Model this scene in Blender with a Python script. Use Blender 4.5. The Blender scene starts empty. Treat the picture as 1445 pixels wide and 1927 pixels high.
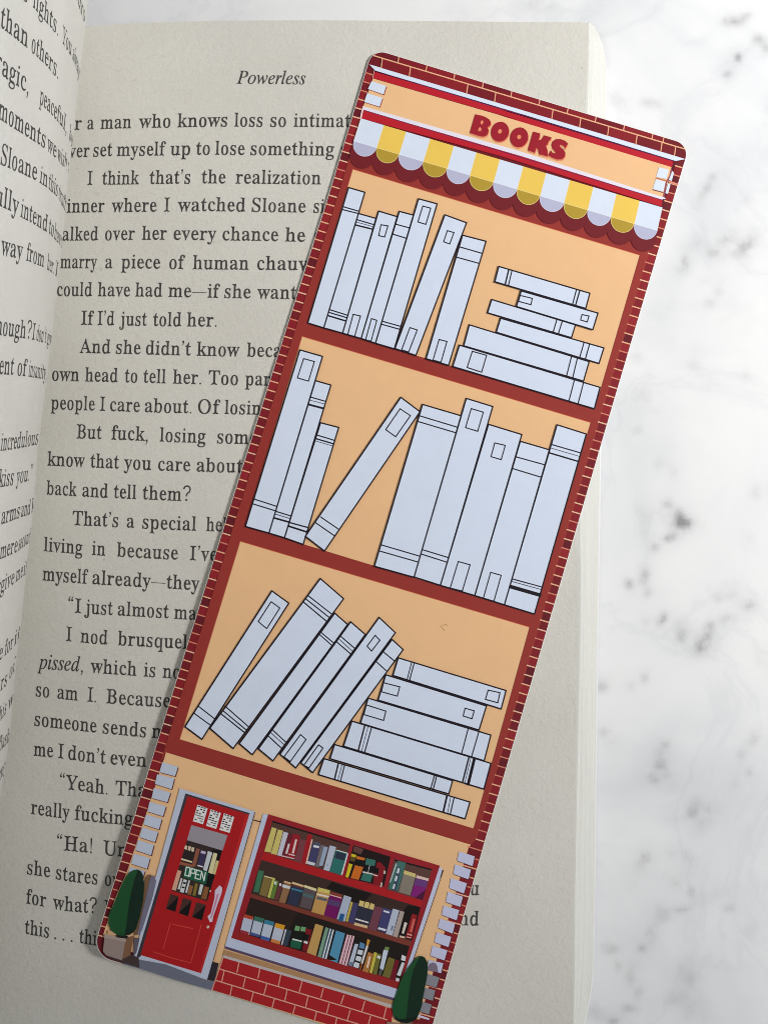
import bpy, math, random
from mathutils import Vector, Matrix
from mathutils.geometry import tessellate_polygon
random.seed(7)
SC = bpy.context.scene
COL = SC.collection

# ------------------------------------------------------------------ camera, world, lamps, exposure
D = 0.25                                   # metres from lens to the page
TAN = 0.353
TILT = math.radians(4.0)
cam_loc = Vector((0, -math.sin(TILT) * D, math.cos(TILT) * D))
cam = bpy.data.cameras.new('camera')
cam.sensor_fit = 'VERTICAL'; cam.sensor_height = 24; cam.lens = 12 / TAN
cam.clip_start = 0.01; cam.clip_end = 20
camo = bpy.data.objects.new('camera', cam); COL.objects.link(camo)
camo.location = cam_loc; camo.rotation_euler = (TILT, 0, 0)
SC.camera = camo

world = bpy.data.worlds.new("World"); SC.world = world; world.use_nodes = True
bg = world.node_tree.nodes['Background']
bg.inputs['Color'].default_value = (0.90, 0.95, 1.0, 1)
bg.inputs['Strength'].default_value = 0.215

lt = bpy.data.lights.new('window_light', 'AREA')
lt.shape = 'RECTANGLE'; lt.size = 0.46; lt.size_y = 0.46; lt.spread = math.radians(54); lt.energy = 9.2; lt.color = (1.0, 0.985, 0.96)
lto = bpy.data.objects.new('window_light', lt); COL.objects.link(lto)
lto.location = (0.97, 0.10, 0.91)
lto.rotation_euler = (Vector((0.572, 0.215, 0)) - lto.location).to_track_quat('-Z', 'Y').to_euler()

SC.view_settings.view_transform = 'Standard'; SC.view_settings.look = 'None'
SC.view_settings.exposure = 0; SC.view_settings.gamma = 1
SC.render.engine = 'CYCLES'
SC.cycles.filter_width = 0.95

# ------------------------------------------------------------------ geometry of the place
RM = Matrix.Rotation(TILT, 3, 'X')
def ray(px, py):
    d = RM @ Vector(((px - 722.5) / 963.5 * TAN, -(py - 963.5) / 963.5 * TAN, -1))
    return d * (-cam_loc.z / d.z)           # t = 1 reaches z = 0
def at_t(px, py, t): return cam_loc + ray(px, py) * t
def at_z(px, py, z):
    r = ray(px, py); return cam_loc + r * ((cam_loc.z - z) / cam_loc.z)
def page_z(x, y):                            # the leaf dips into the gutter
    a = max(0.0, (-0.016 - x) / 0.042)
    z = -0.0022 * a * a * (1 + 0.75 * (-y / 0.088))
    return z + 0.00006 * math.sin(x * 190 + 1.3 * math.sin(y * 60)) * math.cos(y * 75 + 1)
def on_page(px, py, off=0.0):
    z = 0.0
    for _ in range(5):
        p = at_z(px, py, z + off); z = page_z(p.x, p.y)
    return at_z(px, py, z + off)
def card_z(y): return 0.00055 + (0.082 - y) / 0.165 * 0.0004
def on_card(px, py, off=0.0):
    z = 0.001
    for _ in range(5):
        p = at_z(px, py, z); z = card_z(p.y) + off
    return at_z(px, py, z)
def lerp(a, b, t): return a + (b - a) * t
def interp(tab, x, i=0, j=1):
    if x <= tab[0][i]:
        a, b = tab[0], tab[1]
    elif x >= tab[-1][i]:
        a, b = tab[-2], tab[-1]
    else:
        for a, b in zip(tab, tab[1:]):
            if a[i] <= x <= b[i]: break
    return a[j] + (b[j] - a[j]) * (x - a[i]) / ((b[i] - a[i]) or 1e-9)

# ------------------------------------------------------------------ objects
def link(name, me, parent=None):
    o = bpy.data.objects.new(name, me); COL.objects.link(o)
    if parent: o.parent = parent
    return o
def mesh(name, V, F, mat, parent=None, smooth=False):
    me = bpy.data.meshes.new(name); me.from_pydata([tuple(v) for v in V], [], F)
    me.materials.append(mat)
    if smooth:
        for p in me.polygons: p.use_smooth = True
    me.update()
    return link(name, me, parent)
def thing(name, label, cat):
    o = link(name, None); o['label'] = label; o['category'] = cat; return o

# ------------------------------------------------------------------ materials
def lin(c):
    c /= 255.0
    return c / 12.92 if c <= 0.04045 else ((c + 0.055) / 1.055) ** 2.4
def newmat(name):
    m = bpy.data.materials.new(name); m.use_nodes = True
    nt = m.node_tree; b = nt.nodes['Principled BSDF']
    return m, nt, b
def N(nt, t, **kw):
    n = nt.nodes.new(t)
    for k, v in kw.items(): setattr(n, k, v)
    return n
def noise(nt, scale, detail=4, rough=0.55, dist=0.0, vec=None):
    n = N(nt, 'ShaderNodeTexNoise'); n.inputs['Scale'].default_value = scale
    n.inputs['Detail'].default_value = detail; n.inputs['Roughness'].default_value = rough
    n.inputs['Distortion'].default_value = dist
    if vec is None:
        tc = N(nt, 'ShaderNodeTexCoord'); vec = tc.outputs['Object']
    nt.links.new(vec, n.inputs['Vector']); return n
def ramp(nt, src, stops):
    r = N(nt, 'ShaderNodeValToRGB'); e = r.color_ramp.elements
    while len(e) < len(stops): e.new(0.5)
    for k, (p, c) in enumerate(stops):
        e[k].position = p; e[k].color = (c[0], c[1], c[2], 1)
    nt.links.new(src, r.inputs['Fac']); return r

def paper(name, c0, c1, bump=1.0, scale=1.0):
    m, nt, b = newmat(name)
    n1 = noise(nt, 45, 3); r = ramp(nt, n1.outputs['Fac'], [(0.3, c0), (0.7, c1)])
    sp = noise(nt, 900, 2, 0.6)
    sr = ramp(nt, sp.outputs['Fac'], [(0.0, (.60, .57, .50)), (0.27, (.93, .93, .92)), (0.36, (1, 1, 1))])
    mx = N(nt, 'ShaderNodeMix', data_type='RGBA', blend_type='MULTIPLY'); mx.inputs[0].default_value = 1
    nt.links.new(r.outputs['Color'], mx.inputs[6]); nt.links.new(sr.outputs['Color'], mx.inputs[7])
    nt.links.new(mx.outputs[2], b.inputs['Base Color'])
    b.inputs['Roughness'].default_value = 0.9
    b.inputs['Specular IOR Level'].default_value = 0.15
    f = noise(nt, 850 * scale, 5, 0.62, 0.6); g = noise(nt, 2100 * scale, 3, 0.6)
    ad = N(nt, 'ShaderNodeMath', operation='MULTIPLY_ADD'); ad.inputs[1].default_value = 0.35
    nt.links.new(g.outputs['Fac'], ad.inputs[0]); nt.links.new(f.outputs['Fac'], ad.inputs[2])
    bp = N(nt, 'ShaderNodeBump'); bp.inputs['Strength'].default_value = 0.5 * bump
    bp.inputs['Distance'].default_value = 0.00030
    nt.links.new(ad.outputs[0], bp.inputs['Height']); nt.links.new(bp.outputs['Normal'], b.inputs['Normal'])
    return m
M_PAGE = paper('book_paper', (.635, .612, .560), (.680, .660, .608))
M_LEFT_LIT = paper('book_paper_lit', (.725, .718, .668), (.765, .758, .712), 0.6)  # same paper as the right page; paler colour paints in the light it faces

def edges_mat():
    m, nt, b = newmat('page_edges')
    tc = N(nt, 'ShaderNodeTexCoord'); mp = N(nt, 'ShaderNodeMapping')
    mp.inputs['Scale'].default_value = (900, 22, 2600)
    nt.links.new(tc.outputs['Object'], mp.inputs['Vector'])
    n = noise(nt, 1.0, 4, 0.6, 0, mp.outputs['Vector'])
    r = ramp(nt, n.outputs['Fac'], [(0.25, (.57, .57, .53)), (0.5, (.64, .64, .605)), (0.8, (.67, .67, .64))])
    nt.links.new(r.outputs['Color'], b.inputs['Base Color']); b.inputs['Roughness'].default_value = 0.9
    b.inputs['Specular IOR Level'].default_value = 0.1
    bp = N(nt, 'ShaderNodeBump'); bp.inputs['Strength'].default_value = 0.3; bp.inputs['Distance'].default_value = 0.0001
    nt.links.new(n.outputs['Fac'], bp.inputs['Height']); nt.links.new(bp.outputs['Normal'], b.inputs['Normal'])
    return m
M_EDGE = edges_mat()
m, nt, b = newmat('cover_board'); M_COVER = m
b.inputs['Base Color'].default_value = (.80, .81, .82, 1); b.inputs['Roughness'].default_value = 0.4
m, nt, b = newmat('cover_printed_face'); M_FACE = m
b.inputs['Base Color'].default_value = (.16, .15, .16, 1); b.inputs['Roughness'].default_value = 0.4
m, nt, b = newmat('text_ink'); M_TEXT = m
tn = noise(nt, 1500, 2); tr = ramp(nt, tn.outputs['Fac'], [(0.3, (.036, .034, .033)), (0.75, (.098, .094, .088))])
nt.links.new(tr.outputs['Color'], b.inputs['Base Color']); b.inputs['Roughness'].default_value = 0.8
b.inputs['Specular IOR Level'].default_value = 0.2
def ink_mat():
    m, nt, b = newmat('printed_card')
    a = N(nt, 'ShaderNodeAttribute', attribute_name='ink')
    n = noise(nt, 260, 4, 0.6); r = ramp(nt, n.outputs['Fac'], [(0.3, (.965, .965, .965)), (0.7, (1, 1, 1))])
    d = noise(nt, 1500, 1, 0.5); dr = ramp(nt, d.outputs['Fac'], [(0.205, (1.5, 1.4, 1.35)), (0.225, (1, 1, 1))])
    mx = N(nt, 'ShaderNodeMix', data_type='RGBA', blend_type='MULTIPLY'); mx.inputs[0].default_value = 1
    nt.links.new(a.outputs['Color'], mx.inputs[6]); nt.links.new(r.outputs['Color'], mx.inputs[7])
    nt.links.new(mx.outputs[2], b.inputs['Base Color'])
    rn = noise(nt, 70, 3); mr = N(nt, 'ShaderNodeMapRange')
    mr.inputs['To Min'].default_value = 0.42; mr.inputs['To Max'].default_value = 0.56
    nt.links.new(rn.outputs['Fac'], mr.inputs['Value']); nt.links.new(mr.outputs['Result'], b.inputs['Roughness'])
    b.inputs['Specular IOR Level'].default_value = 0.22
    bn = noise(nt, 1300, 3); bp = N(nt, 'ShaderNodeBump')
    bp.inputs['Strength'].default_value = 0.12; bp.inputs['Distance'].default_value = 0.00005
    nt.links.new(bn.outputs['Fac'], bp.inputs['Height']); nt.links.new(bp.outputs['Normal'], b.inputs['Normal'])
    return m
M_INK = ink_mat()
m, nt, b = newmat('card_edge'); M_CARD = m
b.inputs['Base Color'].default_value = (.80, .76, .74, 1); b.inputs['Roughness'].default_value = 0.7

def marble_mat():
    m, nt, b = newmat('white_marble')
    tc = N(nt, 'ShaderNodeTexCoord')
    wn = noise(nt, 60, 4, 0.6)
    warp = N(nt, 'ShaderNodeVectorMath', operation='MULTIPLY_ADD')
    nt.links.new(wn.outputs['Color'], warp.inputs[0]); warp.inputs[1].default_value = (0.008,) * 3
    nt.links.new(tc.outputs['Object'], warp.inputs[2])
    soft = noise(nt, 17, 4, 0.55, 0.6, warp.outputs[0])
    r1 = ramp(nt, soft.outputs['Fac'], [(0.30, (.64, .655, .675)), (0.45, (.745, .75, .765)), (0.60, (.80, .802, .805))])
    a = N(nt, 'ShaderNodeAttribute', attribute_name='vein')
    fn = noise(nt, 330, 4, 0.65); fr = N(nt, 'ShaderNodeMapRange')
    fr.inputs['From Min'].default_value = 0.32; fr.inputs['From Max'].default_value = 0.66
    fr.inputs['To Min'].default_value = 0.4; fr.inputs['To Max'].default_value = 1.3
    nt.links.new(fn.outputs['Fac'], fr.inputs['Value'])
    vn = noise(nt, 24, 5, 0.58, 1.2, warp.outputs[0])
    rd = N(nt, 'ShaderNodeMath', operation='SUBTRACT'); rd.inputs[1].default_value = 0.5
    nt.links.new(vn.outputs['Fac'], rd.inputs[0])
    rb = N(nt, 'ShaderNodeMath', operation='ABSOLUTE'); nt.links.new(rd.outputs[0], rb.inputs[0])
    rm = ramp(nt, rb.outputs[0], [(0.0, (.86, .865, .88)), (0.022, (.95, .952, .96)), (0.06, (1, 1, 1))])
    vx = N(nt, 'ShaderNodeMix', data_type='RGBA', blend_type='MULTIPLY'); vx.inputs[0].default_value = 0.45
    nt.links.new(r1.outputs['Color'], vx.inputs[6]); nt.links.new(rm.outputs['Color'], vx.inputs[7])
    mu = N(nt, 'ShaderNodeMath', operation='MULTIPLY', use_clamp=True)
    nt.links.new(a.outputs['Fac'], mu.inputs[0]); nt.links.new(fr.outputs['Result'], mu.inputs[1])
    mx = N(nt, 'ShaderNodeMix', data_type='RGBA')
    nt.links.new(mu.outputs[0], mx.inputs[0]); nt.links.new(vx.outputs[2], mx.inputs[6])
    mx.inputs[7].default_value = (.27, .27, .28, 1)
    nt.links.new(mx.outputs[2], b.inputs['Base Color'])
    b.inputs['Roughness'].default_value = 0.38; b.inputs['Specular IOR Level'].default_value = 0.4
    return m
M_MARBLE = marble_mat()

# ------------------------------------------------------------------ marble top
TABLE_Z = -0.0126
SPOTS = """1402 31 9 5 .5;1388 40 11 7 .35;1373 43 12 8 .3;1362 38 4 3 .3;1425 73 9 8 .5;1442 91 10 8 .35;1387 109 6 7 .75;1368 140 7 7 .42;1380 122 14 14 .12
1220 193 12 8 .28;1236 198 9 6 .16;1161 187 14 18 .16;1340 332 9 6 .3;1330 353 7 8 .38;1320 368 9 14 .16;1311 385 8 12 .12;1405 376 10 7 .16
1288 493 5 9 .62;1278 506 12 8 .2;1341 478 9 6 .45;1402 464 11 9 .42;1390 478 12 9 .25;1416 452 10 12 .25;1363 454 16 9 .26;1311 460 15 10 .24;1375 440 14 12 .14
1332 572 9 8 .26;1350 551 10 9 .2;1402 707 10 10 .16;1303 686 10 6 .18;1213 742 12 9 .13;1197 674 9 10 .16;1384 599 30 28 .08;1350 530 18 22 .07
1199 810 8 8 .22;1266 888 7 10 .22;1239 873 12 9 .12;1253 948 9 8 .42;1244 966 14 10 .14;1275 966 8 9 .30;1285 980 11 9 .62;1291 988 8 8 .72;1277 988 12 7 .35
1257 1014 9 7 .42;1265 1006 9 7 .2;1231 1031 8 7 .42;1218 1000 12 30 .10;1212 1080 7 9 .40;1211 1092 8 8 .2;1183 1099 7 8 .46;1218 1117 9 9 .22;1248 1163 6 8 .58;1245 1170 9 8 .25
1214 1170 9 10 .14;1283 1197 8 10 .40;1277 1180 12 14 .12;1337 1179 7 8 .38;1330 1198 9 9 .36;1324 1208 9 8 .36;1316 1215 11 9 .50;1310 1224 12 9 .2;1410 1139 9 7 .42;1374 1163 11 9 .2;1360 1168 9 8 .2
1351 1127 8 8 .2;1375 1119 8 6 .2;1421 927 8 12 .2;1434 1241 14 14 .14;1213 1275 6 8 .32;1131 1290 9 10 .5;1185 1291 9 8 .2;1205 970 10 34 .07
1136 1375 10 9 .34;1148 1398 12 12 .1;1250 1402 8 7 .46;1240 1418 12 10 .2;1242 1440 9 8 .38;1225 1463 8 7 .42;1231 1470 7 6 .3;1255 1459 7 9 .2;1267 1478 10 12 .1;1421 1386 9 9 .26;1410 1398 9 8 .16;1393 1420 7 9 .26;1409 1454 6 7 .22;1383 1476 9 9 .15
1302 1528 8 9 .48;1306 1508 12 12 .2;1339 1521 11 9 .34;1325 1548 12 10 .16;1263 1540 14 8 .12;1310 1570 12 10 .1;1214 1614 7 8 .6;1205 1628 12 9 .14;1188 1662 12 14 .12;1263 1604 8 7 .2;1291 1606 7 7 .12;1303 1620 10 10 .1
1271 1664 9 7 .24;1299 1677 8 8 .24;1278 1650 22 14 .12;1320 1690 20 14 .1;1281 1712 12 5 .46;1370 1710 9 6 .32;1350 1676 12 12 .1;1415 1748 14 12 .12
1248 1723 10 9 .26;1237 1714 10 8 .2;1230 1748 8 12 .22;1222 1762 8 10 .30;1208 1785 7 7 .42;1152 1788 11 8 .26;1140 1780 14 10 .12;1162 1819 6 8 .3;1185 1840 8 12 .26;1190 1822 12 22 .1;1201 1868 7 10 .26;1184 1898 10 6 .46;1154 1925 9 7 .6;1116 1905 22 16 .22
1300 1847 9 10 .32;1290 1822 14 14 .16;1281 1879 10 9 .2;1262 1880 12 10 .14;1300 1905 12 12 .14;1001 9 10 6 .2;1037 12 9 6 .14;880 18 20 7 .06;520 20 60 12 .05"""
def build_marble():
    S = []
    for s in SPOTS.replace('\n', ';').split(';'):
        x, y, a, b_, w = map(float, s.split()); p = at_z(x, y, TABLE_Z)
        S.append((p.x, p.y, a * 9.6e-5, b_ * 9.6e-5, w))
    for _ in range(160):                     # the slab goes on the same way beyond the frame
        x = random.uniform(-.28, .28); y = random.uniform(-.28, .28)
        if -.085 < x < .08 and -.11 < y < .11: continue
        S.append((x, y, random.uniform(.0007, .0026), random.uniform(.0007, .0026), random.uniform(.12, .5)))
    def fr(a, b_, n): return [a + (b_ - a) * i / n for i in range(n)]
    xs = [-1.2, -.8, -.5] + fr(-.3, .02, 60) + fr(.02, .08, 110) + fr(.08, .3, 70) + [.3, .5, .8, 1.2]
    ys = [-1.2, -.8, -.5] + fr(-.3, -.11, 60) + fr(-.11, .11, 330) + fr(.11, .3, 60) + [.3, .5, .8, 1.2]
    V = [(x, y, TABLE_Z) for y in ys for x in xs]; nx = len(xs)
    F = [(j * nx + i, j * nx + i + 1, (j + 1) * nx + i + 1, (j + 1) * nx + i) for j in range(len(ys) - 1) for i in range(nx - 1)]
    o = mesh('tabletop', V, F, M_MARBLE)
    import bisect
    val = [0.0] * len(V)
    S += [(cx, cy, a * 2.6, b_ * 2.6, w * .17) for cx, cy, a, b_, w in S]
    for cx, cy, a, b_, w in S:
        i0, i1 = bisect.bisect(xs, cx - 3 * a), bisect.bisect(xs, cx + 3 * a)
        j0, j1 = bisect.bisect(ys, cy - 3 * b_), bisect.bisect(ys, cy + 3 * b_)
        for j in range(j0, j1):
            for i in range(i0, i1):
                e = ((xs[i] - cx) / a) ** 2 + ((ys[j] - cy) / b_) ** 2
                val[j * nx + i] += w * (math.exp(-e * 0.75))
    at = o.data.attributes.new('vein', 'FLOAT', 'POINT')
    at.data.foreach_set('value', [min(1, v * .95) for v in val])
    o['kind'] = 'structure'
build_marble()

# ------------------------------------------------------------------ the open book
book = thing('open_book', 'open paperback novel lying face up on the marble with a bookmark across its right page', 'book')
PAGE_R = [(1107, 44), (1103, 174), (1102, 209), (1096, 600), (1088, 1008), (1089.5, 1070), (1089, 1174), (1082, 1527), (1079, 1672), (1077, 1927), (1075, 1985)]
PAGE_T = [(60, 62), (120, 54), (165, 49.5), (250, 43.5), (400, 38.8), (600, 38), (800, 39.5), (960, 41), (1095, 42), (1107, 43.5)]
SILH = [(-160, 180), (0, 166), (48, 162), (133, 152), (166, 148), (244, 141), (279, 136), (317, 131), (395, 124.5), (472, 116.5), (543, 108), (629, 99.7), (706, 90), (799, 78.5), (849, 71.5), (930, 66.5), (1010, 58), (1076, 50), (1182, 40), (1245, 31.6), (1365, 21.6), (1433, 13), (1496, 3), (1620, -17), (1990, -80)]
def xs_(y): return interp(SILH, y)
YB = 1985
def build_page():
    nu, nv = 120, 150; V = []
    for j in range(nv + 1):
        v = j / nv; ym = lerp(42, YB, v)
        xl = xs_(ym) - 55; xr = interp(PAGE_R, ym, 1, 0)
        for i in range(nu + 1):
            u = 1 - (1 - i / nu) ** 1.0
            x = lerp(xl, xr, u)
            y = lerp(interp(PAGE_T, x), YB, v)
            V.append(on_page(x, y))
    w = nu + 1
    F = [(j * w + i, (j + 1) * w + i, (j + 1) * w + i + 1, j * w + i + 1) for j in range(nv) for i in range(nu)]
    return mesh('printed_page', V, F, M_PAGE, book, True)
page = build_page()
page['label'] = 'flat right hand page carrying the printed story under the bookmark'

OUT = [(1107, 43.5), (1117, 49), (1126, 64), (1134, 83), (1138, 105), (1140, 132), (1139, 225), (1134, 600), (1128.7, 853), (1127, 967), (1123.5, 1180), (1119.6, 1527), (1117.5, 1714), (1115.4, 1838), (1108, 1884), (1100, 1921), (1086, 1955), (1070, 1985)]
def build_block():
    BZ = -0.0115; K = 34
    top, bot = [], []
    for i in range(14):
        x = lerp(70, 1095, i / 13); y = interp(PAGE_T, x)
        p = on_page(x, y); top.append(p + Vector((0, -.0001, 0))); bot.append(Vector((p.x, p.y - .0012, BZ)))
    for (x, y) in OUT[:6]:
        top.append(on_page(interp(PAGE_R, y, 1, 0), y)); bot.append(at_z(x, y, BZ))
    for k in range(1, 61):
        y = lerp(132, 1985, k / 60)
        top.append(on_page(interp(PAGE_R, y, 1, 0), y)); bot.append(at_z(interp([(b_, a) for a, b_ in OUT[5:]], y), y, BZ))
    for k in range(1, 13):
        x = lerp(1070, -60, k / 12); p = on_page(x, YB)
        top.append(p + Vector((0, .0001, 0))); bot.append(Vector((p.x, p.y + .001, BZ)))
    n = len(top); V = []; rings = []
    for k in range(K):
        j = random.uniform(-.00005, .00008) + (0.00012 if k in (5, 21, 30) else 0)
        if k == 0: j = -0.00045
        for t in (k / K, (k + .82) / K):
            tt = 0.02 + 0.98 * t
            f = min(1, tt) ** (0.9)
            for q in range(n):
                a, b_ = top[q], bot[q]
                z = a.z * (1 - tt) + BZ * tt - 0.00008
                dirx = 1 if q > 13 else 0
                w_ = math.sin(q * .35 + k) * .00003
                V.append((lerp(a.x, b_.x, f) + (j + w_) * dirx, lerp(a.y, b_.y, f) + (j * .5 if q <= 18 else 0), z))
            rings.append(len(rings) * n)
    F = []
    for r in range(len(rings) - 1):
        for q in range(n - 1):
            F.append((rings[r] + q, rings[r] + q + 1, rings[r + 1] + q + 1, rings[r + 1] + q))
    o = mesh('page_block', V, F, M_EDGE, book)
    o['label'] = 'cream edges of the leaves beneath the right page'
    # back cover: thin board under the block, just proud of it at the side
    pts = [Vector((-.066, .0835, 0)), ]
    pts = []
    for x in (70, 500, 1000, 1070): 
        p = on_page(x, interp(PAGE_T, x)); pts.append((p.x, p.y - .0012))
    for (x, y) in [(1100, 60), (1122, 84), (1133, 110), (1139, 138), (1141.5, 150), (1141.2, 225), (1136, 600), (1130.7, 853), (1129, 967), (1125.2, 1180), (1121, 1527), (1119, 1714), (1116.6, 1838), (1109, 1884), (1101, 1921), (1087, 1955), (1060, 1990)]:
        p = at_z(x, y, -.0118); pts.append((p.x, p.y))
    p = at_z(-80, 1990, -.0118); pts.append((p.x, p.y))
    n = len(pts)
    V = [(x, y, -.01155) for x, y in pts] + [(x, y, -.0124) for x, y in pts]
    F = [tuple(range(n))] + [tuple(range(2 * n - 1, n - 1, -1))] + [(i, (i + 1) % n, n + (i + 1) % n, n + i) for i in range(n)]
    mesh('back_cover', V, F, M_COVER, book)
    cx = sum(x for x, y in pts) / n; cy = sum(y for x, y in pts) / n
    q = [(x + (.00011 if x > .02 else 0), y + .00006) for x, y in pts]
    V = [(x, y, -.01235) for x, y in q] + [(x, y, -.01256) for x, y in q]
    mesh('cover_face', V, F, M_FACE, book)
build_block()

def left_m(s): return 1.03 + .0028 * s + .012 * math.sqrt(max(0, s))
def on_left(px, py, k=0.0):
    s = max(0.0, xs_(py) - px)
    return at_t(px, py, 1 / (left_m(s) * (1 + k)))
def build_left():
    ny, ns = 150, 46; V = []
    for j in range(ny + 1):
        y = lerp(-150, 1990, j / ny); x0 = xs_(y)
        row = []
        for i in range(ns + 1):
            s = (x0 + 75 if x0 > -20 else 55) * (i / ns) ** 2
            row.append(at_t(x0 - s, y, 1 / left_m(s)))
        p = row[0]
        back = []
        for k, (dx, dz) in enumerate([(.0006, .0018), (.0016, .004), (.0030, .0068), (.0048, .0095), (.0068, .0115)]):
            back.append(Vector((p.x - dx, p.y, p.z - dz)))
        V += back[::-1] + row
    w = ns + 6
    F = [(j * w + i, j * w + i + 1, (j + 1) * w + i + 1, (j + 1) * w + i) for j in range(ny) for i in range(w - 1)]
    pg = mesh('printed_page', V, F, M_LEFT_LIT, book, True)
    pg['label'] = 'curling left hand page rising towards the viewer'
    # the leaves behind it
    n = len(V); V2 = []
    for k in range(9):
        d = Vector((-.0008 * (k + 1), random.uniform(-.0002, .0002), -.0002 * (k + 1)))
        for j in (list(range(ny + 1))):
            r = V[j * w:(j + 1) * w]
            for i in range(0, w, 6): V2.append(r[i] + d)
    w2 = len(range(0, w, 6)); nn = (ny + 1) * w2; F2 = []
    for k in range(9):
        F2 += [(k * nn + j * w2 + i, k * nn + j * w2 + i + 1, k * nn + (j + 1) * w2 + i + 1, k * nn + (j + 1) * w2 + i) for j in range(ny) for i in range(w2 - 1)]
    o = mesh('loose_leaves', V2, F2, M_LEFT_LIT, book, True); o['kind'] = 'stuff'
    return pg
left = build_left()

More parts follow.
